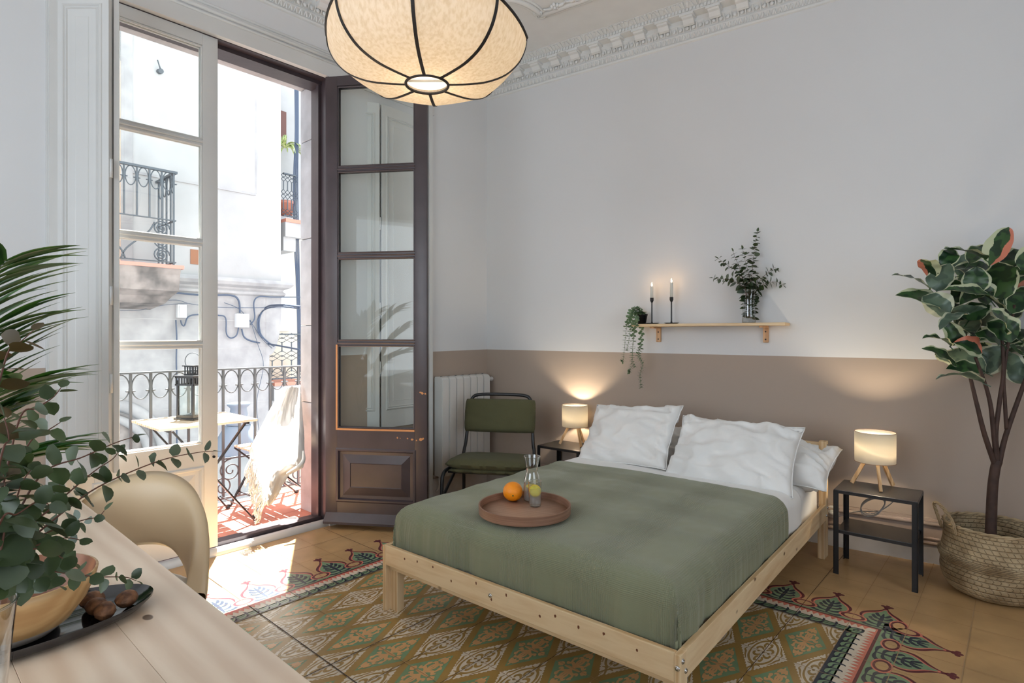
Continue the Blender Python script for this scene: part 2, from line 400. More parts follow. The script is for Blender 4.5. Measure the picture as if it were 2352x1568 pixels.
# ============================================================ walls
def wall_mat():
    m = mat('wall_paint_two_tone', (.70, .70, .70, 1), .78, bump=.14, bscale=35); nt = m.node_tree; N = nt.nodes; L = nt.links; p = N['Principled BSDF']
    tc = N.new('ShaderNodeTexCoord'); sx = N.new('ShaderNodeSeparateXYZ'); L.new(tc.outputs['Object'], sx.inputs[0])
    gt = N.new('ShaderNodeMath'); gt.operation = 'LESS_THAN'; gt.inputs[1].default_value = 1.147
    # the painted line dips a little towards the camera end of both walls
    m1 = N.new('ShaderNodeMath'); m1.operation = 'MULTIPLY_ADD'; L.new(sx.outputs[0], m1.inputs[0]); m1.inputs[1].default_value = .0065; 
    a = N.new('ShaderNodeMath'); a.operation = 'MULTIPLY_ADD'; L.new(sx.outputs[1], a.inputs[0]); a.inputs[1].default_value = -.0115; a.inputs[2].default_value = .0545
    L.new(sx.outputs[2], m1.inputs[2]); s2 = N.new('ShaderNodeMath'); s2.operation = 'ADD'; L.new(m1.outputs[0], s2.inputs[0]); L.new(a.outputs[0], s2.inputs[1]); L.new(s2.outputs[0], gt.inputs[0])
    nz = N.new('ShaderNodeTexNoise'); nz.inputs['Scale'].default_value = 1.5
    L.new(tc.outputs['Object'], nz.inputs[0])
    for nm, c in (('up', (.70, .702, .71, 1)), ('lo', srgb(172, 156, 143))):
        mx = N.new('ShaderNodeMix'); mx.data_type = 'RGBA'; mx.name = nm; L.new(nz.outputs[0], mx.inputs[0])
        mx.inputs[6].default_value = tuple(v*.97 for v in c[:3])+(1,); mx.inputs[7].default_value = tuple(v*1.03 for v in c[:3])+(1,)
    mx = N.new('ShaderNodeMix'); mx.data_type = 'RGBA'; L.new(gt.outputs[0], mx.inputs[0]); L.new(N['up'].outputs[2], mx.inputs[6]); L.new(N['lo'].outputs[2], mx.inputs[7]); L.new(mx.outputs[2], p.inputs['Base Color'])
    return m
M['wall'] = wall_mat()
CZ = 3.5; XW = -3.468
bm = B()   # wall with the balcony door
box(bm, -3.92, XW, -2.1, .60, -.05, CZ); box(bm, -3.70, XW, 2.12, CORNER.y, -.05, CZ); box(bm, -3.92, -3.70, 2.12, 5.2, -.05, CZ)
box(bm, -3.70, XW, .60, 2.12, 3.06, CZ); box(bm, -3.92, -3.70, .60, 2.12, 3.06, CZ)
struct('wall_left', bm, M['wall'])
bm = B()   # wall behind the bed
fm = fr(CORNER, WT, -WN, Vector((0,0,1)))
box(bm, -.2, 6.4, 0, .2, -.05, CZ, fm)
struct('wall_back', bm, M['wall'])
bm = B()   # wall on the right, behind the camera, with an opening added for the first fill light
box(bm, 2.5, 2.7, -2.1, -.35, -.05, CZ); box(bm, 2.5, 2.7, 2.15, 4.6, -.05, CZ); box(bm, 2.5, 2.7, -.35, 2.15, 2.98, CZ); box(bm, 2.5, 2.7, -.35, 2.15, -.05, .5)
struct('wall_right', bm, M['wall'])
bm = B()  # wall at the front, its opening added to suit the second fill light
box(bm, -3.92, -2.6, -2.1, -1.9, -.05, CZ); box(bm, -.4, 2.7, -2.1, -1.9, -.05, CZ); box(bm, -2.6, -.4, -2.1, -1.9, 2.9, CZ); box(bm, -2.6, -.4, -2.1, -1.9, -.05, .7)
struct('wall_front', bm, M['wall'])
bm = B(); box(bm, -3.92, 2.7, -2.1, 4.7, CZ, CZ+.1); struct('ceiling', bm, M['ceiling'])

# cornice: leaf band, egg and dart, brackets, dentils, acanthus
def cornice(name, P, n0, n1, L, t):
    """P start on the wall, t along it, n out of it; mitred at the start"""
    n = n0; bm = B()
    prof = [(0, 3.305), (.012, 3.31), (.014, 3.322), (.008, 3.33), (.02, 3.358), (.026, 3.366), (.022, 3.376), (.04, 3.412), (.048, 3.42), (.05, 3.45), (.128, 3.45), (.13, 3.474), (.138, 3.478), (.15, 3.486), (.175, 3.497), (.185, 3.497), (.185, 3.502), (0, 3.502)]
    a = [bm.verts.new(P+n*o+t*(o*n1)+Vector((0,0,z))) for o, z in prof]; b = [bm.verts.new(P+n*o+t*L+Vector((0,0,z))) for o, z in prof]
    for k in range(len(prof)-1): bm.faces.new((a[k], a[k+1], b[k+1], b[k]))
    q = lambda s, o, z: P+t*s+n*o+Vector((0,0,z))
    Fm = lambda s, o, z: fr(q(s, o, z), t, n, Vector((0,0,1)))
    s = .08
    while s < L-.05:     # egg and dart
        sphere(bm, (0,0,0), .017, .8, .62, 1.15, 8, 6, 0, Fm(s, .036, 3.393) @ Matrix.Rotation(radians(25), 4, 'X')); 
        beam(bm, q(s+.0225, .05, 3.412), q(s+.0225, .028, 3.374), .006, .006); s += .045
    s = .05
    while s < L-.05:     # leaf band
        beam(bm, q(s-.008, .012, 3.331), q(s+.002, .026, 3.357), .009, .008); beam(bm, q(s+.012, .012, 3.331), q(s+.004, .026, 3.357), .006, .008); s += .034
    s = .2
    while s < L-.1:      # brackets
        w = .036
        pr = [(.045, 3.452), (.045, 3.40), (.055, 3.396), (.072, 3.402), (.092, 3.424), (.112, 3.428), (.122, 3.438), (.122, 3.452)]
        x0 = [bm.verts.new(q(s-w, o, z)) for o, z in pr]; x1 = [bm.verts.new(q(s+w, o, z)) for o, z in pr]
        bm.faces.new(x0); bm.faces.new(x1)
        for k in range(len(pr)): bm.faces.new((x0[k], x0[(k+1) % len(pr)], x1[(k+1) % len(pr)], x1[k]))
        box(bm, -.046, .046, .045, .13, 3.436, 3.452, fr(q(s, 0, 0), t, n, Vector((0,0,1)))); s += .174
    s = .12
    while s < L-.05: box(bm, -.007, .007, .128, .139, 3.455, 3.474, fr(q(s, 0, 0), t, n, Vector((0,0,1)))); s += .024
    s = .14
    while s < L-.05:     # acanthus
        for dx in (-.022, 0, .022): beam(bm, q(s+dx, .142, 3.480), q(s+dx*1.5, .176, 3.494), .012, .01)
        sphere(bm, (0,0,0), .009, 1, 1, .7, 6, 4, 0, Fm(s, .184, 3.492)); s += .085
    return struct(name, bm, M['ceiling'])
cornice('trim_1', CORNER.copy(), WN, 1, 6, WT)
cornice('trim_2', CORNER.copy(), Vector((1,0,0)), -1, 5.4, Vector((0,-1,0)))
# moulded panel border on the ceiling with a scooped corner
bm = B()
cc = Vector((-2.78, 2.98, 0)); a0 = Vector((-2.50, 3.09, 0)); b0 = Vector((-2.66, 2.74, 0))
arc = [cc+Vector((cos(a)*.30, sin(a)*.30, 0)) for a in [radians(v) for v in range(-56, 24, 5)]]
paths = [[a0+WT*k*.3 for k in range(16)], [b0+Vector((0, -.3*k, 0)) for k in range(15)], arc]
for pa in paths:
    for off, r in ((0, .022), (.035, .012), (-.032, .009)):
        pts = []
        for i, p in enumerate(pa):
            d = (pa[min(i+1, len(pa)-1)]-pa[max(i-1, 0)]).normalized(); nn = Vector((-d.y, d.x, 0)); q_ = p+nn*off; pts.append(Vector((q_.x, q_.y, CZ-.003)))
        tube(bm, pts, r, 8)
for k in range(14):     # bunches of plaster flowers on the border
    p = a0+WT*(.14+.17*k)+WN*.045; zz = CZ-.01
    for j in range(5): sphere(bm, (p.x+.02*cos(j*1.26), p.y+.02*sin(j*1.26), zz), .013, nu=7, nv=5)
    sphere(bm, (p.x, p.y, zz-.01), .013, nu=7, nv=5)
    for s_ in (-1, 1): tube(bm, bez([p+Vector((0,0,zz)), p+WT*.05*s_-WN*.012+Vector((0,0,zz)), p+WT*.085*s_+WN*.01+Vector((0,0,zz))], 4), [.010]*5+[.006]*4, 6)
for p in (a0, b0, a0+WN*.04):
    tube(bm, [Vector((p.x+.03*cos(a)*(1-a/14), p.y+.03*sin(a)*(1-a/14), CZ-.012)) for a in [k*.5 for k in range(22)]], .009, 6)
struct('trim_3', bm, M['ceiling'])

# skirting
M['skirt'] = mat('skirting_paint', (.55, .53, .52, 1), .7, var=.05, vscale=10, bump=.1)
M['taupe'] = mat('skirting_taupe', srgb(176, 158, 146), .85, spec=.2)
bm = B()
Z3 = Vector((0,0,1))
box(bm, 0, 6.3, -.018, 0, 0, .108, fm, 0, 0)
box(bm, 0, 6.3, -.014, 0, .108, .25, fm, 1)
for z, r in ((.112, .012), (.138, .008), (.222, .014)): tube(bm, [CORNER+WN*.016+Z3*z, CORNER+WN*.016+WT*6.3+Z3*z], r, 8, 1)
struct('baseboard_back', bm, [M['skirt'], M['taupe']])
bm = B()
box(bm, XW, XW+.018, 2.93, CORNER.y, 0, .165, None, 0); tube(bm, [(XW+.016, 2.93, .165), (XW+.016, CORNER.y, .165)], .014, 8, 1)
box(bm, XW, XW+.018, -1.9, .56, 0, .165, None, 0); tube(bm, [(XW+.016, -1.9, .165), (XW+.016, .56, .165)], .014, 8, 1)
struct('baseboard_left', bm, [M['skirt'], M['taupe']])

# ============================================================ balcony door: frame, leaves, shutters
def stepped(bm, Mx, x0, x1, z0, z1, steps, mi=0):
    """nested rectangular mouldings; steps (inset, y)"""
    prev = None
    for ins, y in steps:
        c = [bm.verts.new(Mx @ Vector(p)) for p in ((x0+ins, y, z0+ins), (x1-ins, y, z0+ins), (x1-ins, y, z1-ins), (x0+ins, y, z1-ins))]
        if prev:
            for k in range(4): bm.faces.new((prev[k], prev[(k+1)%4], c[(k+1)%4], c[k])).material_index = mi
        prev = c
    bm.faces.new(prev).material_index = mi
RAISED = [(0, .0), (.008, .006), (.018, .006), (.026, -.012), (.045, -.014), (.10, .0), (.104, -.004)]
bm = B()     # purple frame and threshold
box(bm, -3.70, -3.50, 2.04, 2.12, .0, 3.06, None, 0); box(bm, -3.70, -3.50, .60, .66, 0, 3.06, None, 0)
box(bm, -3.70, -3.56, .66, 2.04, 2.975, 3.06, None, 0); box(bm, -3.56, -3.50, .66, 2.04, 3.0, 3.06, None, 0)
box(bm, -3.60, -3.57, 2.02, 2.04, .05, 2.98, None, 0); box(bm, -3.60, -3.57, .66, .68, .05, 2.98, None, 0)
box(bm, -3.70, -3.515, .60, 2.12, -.02, .03, None, 0); box(bm, -3.60, -3.555, .66, 2.04, .03, .052, None, 0)
struct('trim_4', bm, M['purple'])
bm = B()     # white bull-nosed sill and the casing
box(bm, -3.56, -3.515, .60, 2.12, -.02, .028)
tube(bm, [(-3.513, .60, .003), (-3.513, 2.95, .003)], .036, 14)
for y0, y1, z0, z1 in ((.575, .66, 0, 3.06), (2.045, 2.12, 0, 3.06)): box(bm, -3.515, -3.462, y0, y1, z0, z1)
for k, (o, w) in enumerate(((0, .035), (.012, .02), (.02, .012))): box(bm, XW, XW+.012+o, .565-w*.4+.0, .585+.0+k*.02, 0, 3.06)
box(bm, XW-.03, XW+.008, .565, 2.95, 3.004, 3.16); tube(bm, [(XW+.008, .56, 3.10), (XW+.008, 2.95, 3.10)], .009, 6); tube(bm, [(XW+.010, .56, 3.125), (XW+.010, 2.95, 3.125)], .012, 8); tube(bm, [(XW+.006, .56, 3.158), (XW+.006, 2.95, 3.158)], .010, 8)
box(bm, XW-.005, XW+.03, 2.885, 2.918, .0, 3.06)
struct('trim_5', bm, M['white_paint'])
def pane_rects(): return ((.66, 1.21), (1.24, 1.79), (1.82, 2.365), (2.395, 2.93))
def leaf(name, loc, rz, w, m, putty=False):
    root = thing(name, None, None, loc, rz); root['kind'] = 'structure'
    st = .083; T = .04; I = Matrix.Identity(4)
    bm = B()
    box(bm, 0, st, -T/2, T/2, .05, 3.0, None, 0, .003); box(bm, w-st, w, -T/2, T/2, .05, 3.0, None, 0, .003)
    for z0, z1 in ((.05, .18), (.52, .655), (2.935, 3.0)): box(bm, st, w-st, -T/2, T/2, z0, z1)
    for z in (1.225, 1.805, 2.38): 
        box(bm, st, w-st, -T/2+.004, T/2-.004, z-.014, z+.014); 
        for sg in (-1, 1): tube(bm, [(st, sg*(T/2-.002), z), (w-st, sg*(T/2-.002), z)], .006, 6)
    for z0, z1 in pane_rects():
        for sg in (-1, 1):
            pth = [(st+.004, sg*(T/2-.006), z0+.004), (w-st-.004, sg*(T/2-.006), z0+.004), (w-st-.004, sg*(T/2-.006), z1-.004), (st+.004, sg*(T/2-.006), z1-.004)]
            for k in range(4): tube(bm, [pth[k], pth[(k+1) % 4]], .006, 6)
    obj('door_frame', bm, m, root, auto=40)
    bm = B()
    stepped(bm, Matrix.Translation((0, 0, 0)) @ Matrix.Diagonal((1, -1, 1, 1)), st-.01, w-st+.01, .17, .53, [(0, T/2)]+[(a, T/2+b) for a, b in RAISED])
    stepped(bm, I, st-.01, w-st+.01, .17, .53, [(0, T/2)]+[(a, T/2+b) for a, b in RAISED])
    obj('lower_panel', bm, m, root)
    bm = B(); pr = [(-T/2, .03), (-T/2-.045, .035), (-T/2-.045, .05), (-T/2, .10), (T/2, .10), (T/2, .03)]
    a = [bm.verts.new((.005, y, z)) for y, z in pr]; b = [bm.verts.new((w-.005, y, z)) for y, z in pr]; bm.faces.new(a); bm.faces.new(b)
    for k in range(6): bm.faces.new((a[k], a[(k+1)%6], b[(k+1)%6], b[k]))
    if putty: obj('weather_bar', bm, m, root)
    else: bm.free()
    for k, (z0, z1) in enumerate(pane_rects()):
        bm = B(); box(bm, st-.002, w-st+.002, -.002, .002, z0, z1); obj('pane', bm, M['glass'], root)
    if putty:
        bm = B(); y = -T/2-.001
        box(bm, st-.008, st+.004, y-.003, y+.004, .648, 1.215); box(bm, st-.008, w-st, y-.003, y+.004, .648, .660)
        obj('putty_strip', bm, M['putty'], root)['label'] = 'bare orange wood strip around the lowest pane'
        bm = B()
        random.seed(12)
        for px_, pz_, r_ in ((.66, .60, .014), (.675, .605, .008), (.60, .598, .009), (.57, .603, .006), (.63, .592, .006), (.50, .607, .007), (.52, .603, .004), (.668, .90, .010), (.655, .905, .006), (.69, .897, .007)):
            poly_ = [(px_+r_*cos(a*.9)*random.uniform(.6, 1.2), pz_+r_*.9*sin(a*.9)*random.uniform(.6, 1.2)) for a in range(7)]
            f = bm.faces.new([bm.verts.new((x, -T/2-.0008, z)) for x, z in poly_])
        obj('chipped_paint', bm, M['putty'], root)
    return root
ld = leaf('door_1', (-3.522, .667, 0), radians(90), .678, M['white_paint'])
bm = B(); tube(bm, [(.652, -.035, .575), (.652, -.028, .575)], .008, 8); obj('lock', bm, M['black_metal'], ld).hide_render = False
rd = leaf('door_2', (-3.487, 2.035, 0), radians(33.5), .70, M['purple'], True)
def shutter_leaf(name, p, q, z0=.61, z1=2.93, thick=.022):
    p = Vector(p); q = Vector(q); d = (q-p); w = d.length
    root = thing(name, None, None, p, atan2(d.y, d.x)); root['kind'] = 'structure'
    bm = B(); box(bm, 0, w, -thick/2, thick/2, z0, z1, None, 0, .002); obj('board', bm, M['white_paint'], root)
    bm = B(); y = thick/2
    sp = [(0, y-.002), (.004, y+.004), (.012, y+.008), (.018, y-.002), (.026, y+.006), (.032, y-.004), (.06, y-.004), (.066, y+.002), (.07, y+.001)]
    stepped(bm, Matrix.Diagonal((1, -1, 1, 1)), .03, w-.03, z0+.125, z1-.07, sp); stepped(bm, Matrix.Identity(4), .03, w-.03, z0+.125, z1-.07, sp)
    obj('panel_moulding', bm, M['white_paint'], root)
    bm = B()
    for z in (1.0, 1.42, 2.03): tube(bm, [(w+.004, 0, z), (w+.004, 0, z+.09)], .007, 8)
    obj('hinge', bm, M['white_paint'], root)
    return root
shutter_leaf('trim_6', (-3.452, .592, 0), (-3.262, .762, 0)); shutter_leaf('trim_7', (-3.275, .79, 0), (-3.49, .700+.11, 0))
shutter_leaf('trim_8', (-3.60+.02, 2.165, 0), (-3.435, 2.42, 0)); shutter_leaf('trim_9', (-3.435, 2.435, 0), (-3.435, 2.79, 0))
# ============================================================ bed
BX, BY, BR, BW, BL = -2.2238, 1.5837, .0356, 1.4488, 2.0693
bed = thing('bed_frame', 'untreated pine double bed frame with slatted headboard on the patterned floor', 'bed', (BX, BY, 0), BR)
def bpart(name, m, *boxes, bev=.0025):
    b = B()
    for x in boxes: box(b, *x, None, 0, bev)
    return obj(name, b, m, bed)
for u in (0, BW-.047):
    s_ = 1 if u == 0 else -1
    e0 = 0 if u == 0 else BW-.022
    bpart('foot_leg', M['pine_z'], (e0, e0+.022, 0, .048, 0, .303), ((.022, .072) if u == 0 else (BW-.072, BW-.022))+(.028, .068, 0, .21) )
bpart('foot_rail', M['pine'], (.022, BW-.022, .001, .022, .215, .305))
bpart('lower_rail', M['pine'], (.022, BW-.022, .024, .046, .188, .255))
bpart('side_rail', M['pine_y'], (0.001, .022, .049, BL-.05, .215, .304))
bpart('side_rail', M['pine_y'], (BW-.022, BW-.001, .049, BL-.05, .215, .304))
for u in (0, BW-.04): bpart('head_post', M['pine_z'], (u, u+.04, BL-.048, BL, 0, .665), ((u+.002, u+.038) )+(BL-.088, BL-.055, 0, .21))
for z in (.40, .55): bpart('headboard_rail', M['pine'], (.041, BW-.041, BL-.036, BL-.014, z, z+.105))
for k in range(13): bpart('slat', M['pine'], (.025, BW-.025, .10+k*.15, .17+k*.15, .232, .244))
bpart('centre_beam', M['pine_y'], (BW/2-.02, BW/2+.02, .05, BL-.05, .18, .228)); bpart('centre_leg', M['pine_z'], (BW/2-.02, BW/2+.02, BL/2, BL/2+.04, 0, .178))
for (x, y, z, ax) in ((.672, -.001, .262, 'y'), (.698, .022, .214, 'y'), (.0, .012, .262, 'x'), (BW-.011, -.002, .262, 'y'), (BW+.001, .012, .282, 'x'), (BW+.001, .034, .244, 'x'), (BW+.001, BL-.03, .64, 'x'), (BW+.001, BL-.02, .28, 'x'), (BW+.001, BL-.04, .24, 'x')):
    b = B(); Mx = Matrix.Translation((x, y, z)) @ (Matrix.Rotation(pi/2, 4, 'X') if ax == 'y' else Matrix.Rotation(pi/2 if x > 1 else -pi/2, 4, 'Y'))
    lathe(b, [(0, .004), (.003, .004), (.003, .001), (.006, .0035), (.0085, .001), (.0085, -.003)], Mx, 12); obj('bolt', b, M['chrome'], bed)
random.seed(5); M['knot'] = mat('wood_knot', srgb(110, 62, 36), .6)
for k in range(12):
    b = B(); u = .15+k*.105+random.uniform(-.03, .03); z = random.uniform(.228, .292)
    f = b.faces.new([b.verts.new((u+.0045*random.uniform(.7, 1.3)*cos(a), .0004, z+.006*random.uniform(.7, 1.2)*sin(a))) for a in [i*pi/4 for i in range(8)]])
    obj('knot', b, M['knot'], bed)

def cloth_mat(name, col, waffle=0, sheen=.25):
    m = mat(name, col, .88, var=.05, vscale=3, sheen=sheen); nt = m.node_tree; N = nt.nodes; L = nt.links; p = N['Principled BSDF']
    tc = N.new('ShaderNodeTexCoord'); ht = []
    nz = N.new('ShaderNodeTexNoise'); nz.inputs['Scale'].default_value = 350; L.new(tc.outputs['UV'], nz.inputs[0])
    if waffle:
        mp = N.new('ShaderNodeMapping'); L.new(tc.outputs['UV'], mp.inputs[0])
        acc = None
        for d, sc, w in (('X', 42, 1.0), ('Y', 46, .8)):
            wv = N.new('ShaderNodeTexWave'); wv.bands_direction = d; wv.inputs['Scale'].default_value = sc; wv.inputs['Distortion'].default_value = .6; wv.inputs['Detail'].default_value = 1; wv.inputs['Detail Scale'].default_value = 2; L.new(mp.outputs[0], wv.inputs[0])
            # bands of close pleats alternate with smooth ones
            ms = N.new('ShaderNodeTexWave'); ms.bands_direction = d; ms.inputs['Scale'].default_value = .95 if d == 'X' else .8; ms.inputs['Phase Offset'].default_value = 1.2; ms.inputs['Distortion'].default_value = .3; L.new(mp.outputs[0], ms.inputs[0])
            st = N.new('ShaderNodeMapRange'); st.inputs[1].default_value = .25; st.inputs[2].default_value = .75; L.new(ms.outputs[0], st.inputs[0])
            mu = N.new('ShaderNodeMath'); mu.operation = 'MULTIPLY'; L.new(wv.outputs[0], mu.inputs[0]); L.new(st.outputs[0], mu.inputs[1])
            m2 = N.new('ShaderNodeMath'); m2.operation = 'MULTIPLY'; m2.inputs[1].default_value = w; L.new(mu.outputs[0], m2.inputs[0])
            if acc is None: acc = m2
            else:
                a = N.new('ShaderNodeMath'); a.operation = 'ADD'; L.new(acc.outputs[0], a.inputs[0]); L.new(m2.outputs[0], a.inputs[1]); acc = a
        a = N.new('ShaderNodeMath'); a.operation = 'MULTIPLY_ADD'; a.inputs[1].default_value = .35; L.new(nz.outputs[0], a.inputs[0]); L.new(acc.outputs[0], a.inputs[2]); src = a.outputs[0]
    else: src = nz.outputs[0]
    bp = N.new('ShaderNodeBump'); bp.inputs['Strength'].default_value = .8 if waffle else .25; bp.inputs['Distance'].default_value = .0021 if waffle else .001
    L.new(src, bp.inputs['Height']); L.new(bp.outputs[0], p.inputs['Normal']); return m
M['blanket'] = cloth_mat('green_seersucker', srgb(128, 131, 103), 1)
M['sheet'] = cloth_mat('white_sheet', (.80, .785, .76, 1))
M['pillow'] = cloth_mat('white_pillowcase', (.82, .81, .79, 1))
def drape(v0, v1, u0, u1, top, bottom, r, head_open, foot_drop, wr, nu, nv, crown=.0, sd=0, edge=None):
    """cloth over a mattress; u0,u1 across; v0..v1 along; drops down at the sides and the foot"""
    b = B(); side_l = r*pi/2+(top-r-bottom)
    def prof(a, lo, hi, dlo, dhi):
        # a is arc length; returns position, drop
        if a < lo+r and dlo:
            t = lo+r-a
            if t < r*pi/2: th = t/r; return lo+r-r*sin(th), -r*(1-cos(th))
            return lo, -r-(t-r*pi/2)
        if a > hi-r and dhi:
            t = a-(hi-r)
            if t < r*pi/2: th = t/r; return hi-r+r*sin(th), -r*(1-cos(th))
            return hi, -r-(t-r*pi/2)
        return a, 0
    a0 = u0+r-side_l; a1 = u1-r+side_l; b0 = (v0+r-side_l) if foot_drop else v0; b1 = v1
    def P(i, j):
        a = a0+(a1-a0)*i/(nu-1); c = b0+(b1-b0)*j/(nv-1)
        if edge: c = b0+(edge(a)-b0)*j/(nv-1)
        u, du = prof(a, u0, u1, True, True); v, dv = prof(c, v0, v1, foot_drop, False)
        z = top+min(du, dv)+crown*max(0, 1-((a-(u0+u1)/2)/((u1-u0)/2))**2)*max(0, min(1, (c-v0)/.5))
        w = wr
        n1 = noise.noise(Vector((a*2.6+sd, c*5.5, sd)))*.9+noise.noise(Vector((a*9+c*4, c*8-a*3, sd+3)))*.30+noise.noise(Vector((a*22, c*17, sd+8)))*.14+.8*max(0, noise.noise(Vector((a*3.1+c*2.2, c*1.3-a*1.2, 11))))*sin(38*(a*.45+c*.9)+4*noise.noise(Vector((a*2, c*2, 3))))*.35
        flat = min(du, dv) > -.02
        if flat: z += n1*w
        else:
            # folds running down the drops
            k = min(1, -min(du, dv)/.12)
            if dv < du: v -= k*(.010+.012*noise.noise(Vector((a*11+sd, c*1.2, 5)))+.006*noise.noise(Vector((a*34, c*2, 7))))*(-1 if False else 1)
            else:
                s = 1 if a > (u0+u1)/2 else -1
                u += s*k*(.006+.012*noise.noise(Vector((c*9, sd, 9)))+.004*noise.noise(Vector((c*30, a*2, 2))))
            z = max(z, bottom)
        return Vector((u, v, z))
    grid(b, P, nu, nv, uv=lambda i, j: (a0+(a1-a0)*i/(nu-1), b0+(b1-b0)*j/(nv-1)))
    return b
def on_bed(name, b, m, label, cat, solid=0):
    o = obj(name, b, m, None, keep=True); o.location = (BX, BY, 0); o.rotation_euler = (0, 0, BR); tag(o, label, cat)
    if solid:
        sm = o.modifiers.new('thickness', 'SOLIDIFY'); sm.thickness = solid; sm.offset = -1
    return o
mt = thing('mattress', 'mattress in a white fitted sheet, seen at the right head corner of the bed', 'mattress', (BX, BY, 0), BR)
b = B(); box(b, .05, BW-.05, .07, BL-.06, .246, .455, None, 0, .05); obj('core', b, M['linen'], mt, auto=60)
b = drape(.085, BL-.055, .060, BW-.052, .468, .262, .065, True, True, .003, 70, 90, .006, 2); obj('fitted_sheet', b, M['sheet'], mt, keep=True)
b = drape(1.12, 1.66, .038, BW-.038, .480, .285, .07, True, False, .003, 110, 40, .008, 4, edge=lambda a: 1.60+.02*sin(a*2)+.01*noise.noise(Vector((a*5, 0, 0))))
on_bed('top_sheet', b, M['sheet'], 'white top sheet folded over in a band between green blanket and pillows', 'sheet', .004)
b = drape(.052, 1.5, .034, BW-.034, .488, .292, .075, True, True, .0085, 230, 230, .016, 0, edge=lambda a: 1.28+.03*a+.012*noise.noise(Vector((a*4, 1, 0))))
on_bed('blanket', b, M['blanket'], 'sage green pleated cotton blanket tucked over the foot of the bed', 'blanket', .005)

def pillow(name, loc, rot, w, h, t, label, sd, flange=.012, group=None):
    root = thing(name, label, 'pillow', loc, 0, group); root.rotation_euler = rot
    b = B(); n = 46; m_ = 34
    def S(i, j, s):
        x = -1+2*i/(n-1); y = -1+2*j/(m_-1)
        e = max(0, (1-abs(x)**3.2))**.55*max(0, (1-abs(y)**3.2))**.55
        pin = 1-.085*(1-abs(x)**2)*abs(y)**3
        pin2 = 1-.07*(1-abs(y)**2)*abs(x)**3
        z = s*t/2*e
        c = (abs(x)*abs(y))
        wr = noise.noise(Vector((x*1.3+sd, y*1.3, s+sd)))*.030+noise.noise(Vector((x*4+y*2, y*2.6+sd, s)))*.016+(.5-abs(noise.noise(Vector((x*2.2+y*1.4+sd*2, y*2.4-x*.8, s*2))))*2.4)*.020*(1+2*abs(x)*abs(y))
        wr += .010*sin(14*atan2(y, x)+3*noise.noise(Vector((x*3, y*3, sd))))*(abs(x)**3+abs(y)**3)*.5
        wr += .006*noise.noise(Vector((x*19+sd, y*9, s)))
        z += s*wr*min(1, e*2)*t/.16
        return Vector((x*w/2*pin2, y*h/2*pin, z+.012*noise.noise(Vector((x*3+sd, y*4, 0)))))
    g1 = grid(b, lambda i, j: S(i, j, 1), n, m_, uv=lambda i, j: (i/n*w, j/m_*h)); g2 = grid(b, lambda i, j: S(i, j, -1), n, m_, uv=lambda i, j: (i/n*w, j/m_*h))
    bmesh.ops.remove_doubles(b, verts=b.verts, dist=.0004)
    obj('pillowcase', b, M['pillow'], root)
    b = B()   # sewn hem around the pillowcase
    pts = []
    for i in range(n): pts.append(S(i, 0, 1))
    for j in range(m_): pts.append(S(n-1, j, 1))
    for i in range(n-1, -1, -1): pts.append(S(i, m_-1, 1))
    for j in range(m_-1, -1, -1): pts.append(S(0, j, 1))
    tube(b, [p for k, p in enumerate(pts) if k % 2 == 0], .0030, 6, closed=True); obj('hem', b, M['pillow'], root)
    return root
def bl(u, v, z):   # bed local to room
    return Vector((BX+u*cos(BR)-v*sin(BR), BY+u*sin(BR)+v*cos(BR), z))
def prot(tilt, yaw=0, roll=0): return (radians(tilt), radians(roll), BR+radians(yaw))
pillow('pillow', bl(.47, 1.86, .555), prot(28, 2), .62, .38, .15, 'white pillow lying against the headboard, mostly hidden behind the left front pillow', 3)
pillow('pillow', bl(1.20, 1.87, .555), prot(24, -1, 2), .64, .40, .17, 'plump white pillow lying behind the right front pillow, sticking out past the bed edge', 9)
pillow('pillow', bl(.40, 1.62, .645), prot(52, -3, -4), .64, .44, .15, 'white pillow leaning on the left half of the bed with an upturned corner', 5)
pillow('pillow', bl(1.06, 1.60, .618), prot(46, 3, 1), .68, .44, .17, 'large white pillow leaning on the right half of the bed, in front', 1)

# ---- tray, orange, carafe, glass
ZT = .507
tc_ = floor_at(1205, 1160, .535)
tray = thing('round_tray', 'round walnut wood tray with a low rim lying on the green blanket', 'tray', (tc_.x, tc_.y, ZT), .3)
M['walnut'] = wood('walnut_wood', srgb(172, 136, 112), srgb(160, 124, 100), 14, 'x', .5)
M['walnut_rim'] = mat('walnut_rim', srgb(150, 112, 90), .5, vscale=4, col2=srgb(124, 88, 68), stretch=(1, 1, 45))
b = B(); lathe(b, [(0, .004), (.19, .004), (.19, .008), (0, .008)], n=64); obj('tray_base', b, M['walnut'], tray)
b = B(); lathe(b, [(.191, 0), (.200, 0), (.201, .036), (.198, .038), (.194, .036), (.191, .008), (.191, 0)], n=72); obj('rim', b, M['walnut_rim'], tray, auto=50)
ZI = ZT+.0085
b = B(); sphere(b, (0,0,0), .0455, nu=32, nv=20, sz=.96)
o = obj('orange', b, mat('orange_peel', srgb(250, 146, 10), .42, var=.06, vscale=20, bump=.35, bscale=260)); p_ = floor_at(1178, 1150, ZI); o.location = (p_.x, p_.y, ZI+.0437); tag(o, 'whole ripe orange on the round wooden tray', 'orange')
b = B(); ft = (Vector((1.0, -1.1, -.25))).normalized()
lathe(b, [(0, .0012), (.0025, .0012), (.004, .0002), (.004, -.002)], fr(ft*.0452, ft.cross(Vector((0,0,1))).normalized(), ft.cross(ft.cross(Vector((0,0,1)))).normalized(), ft), 8); obj('stem_scar', b, mat('stem_scar', srgb(90, 95, 40), .8), o)
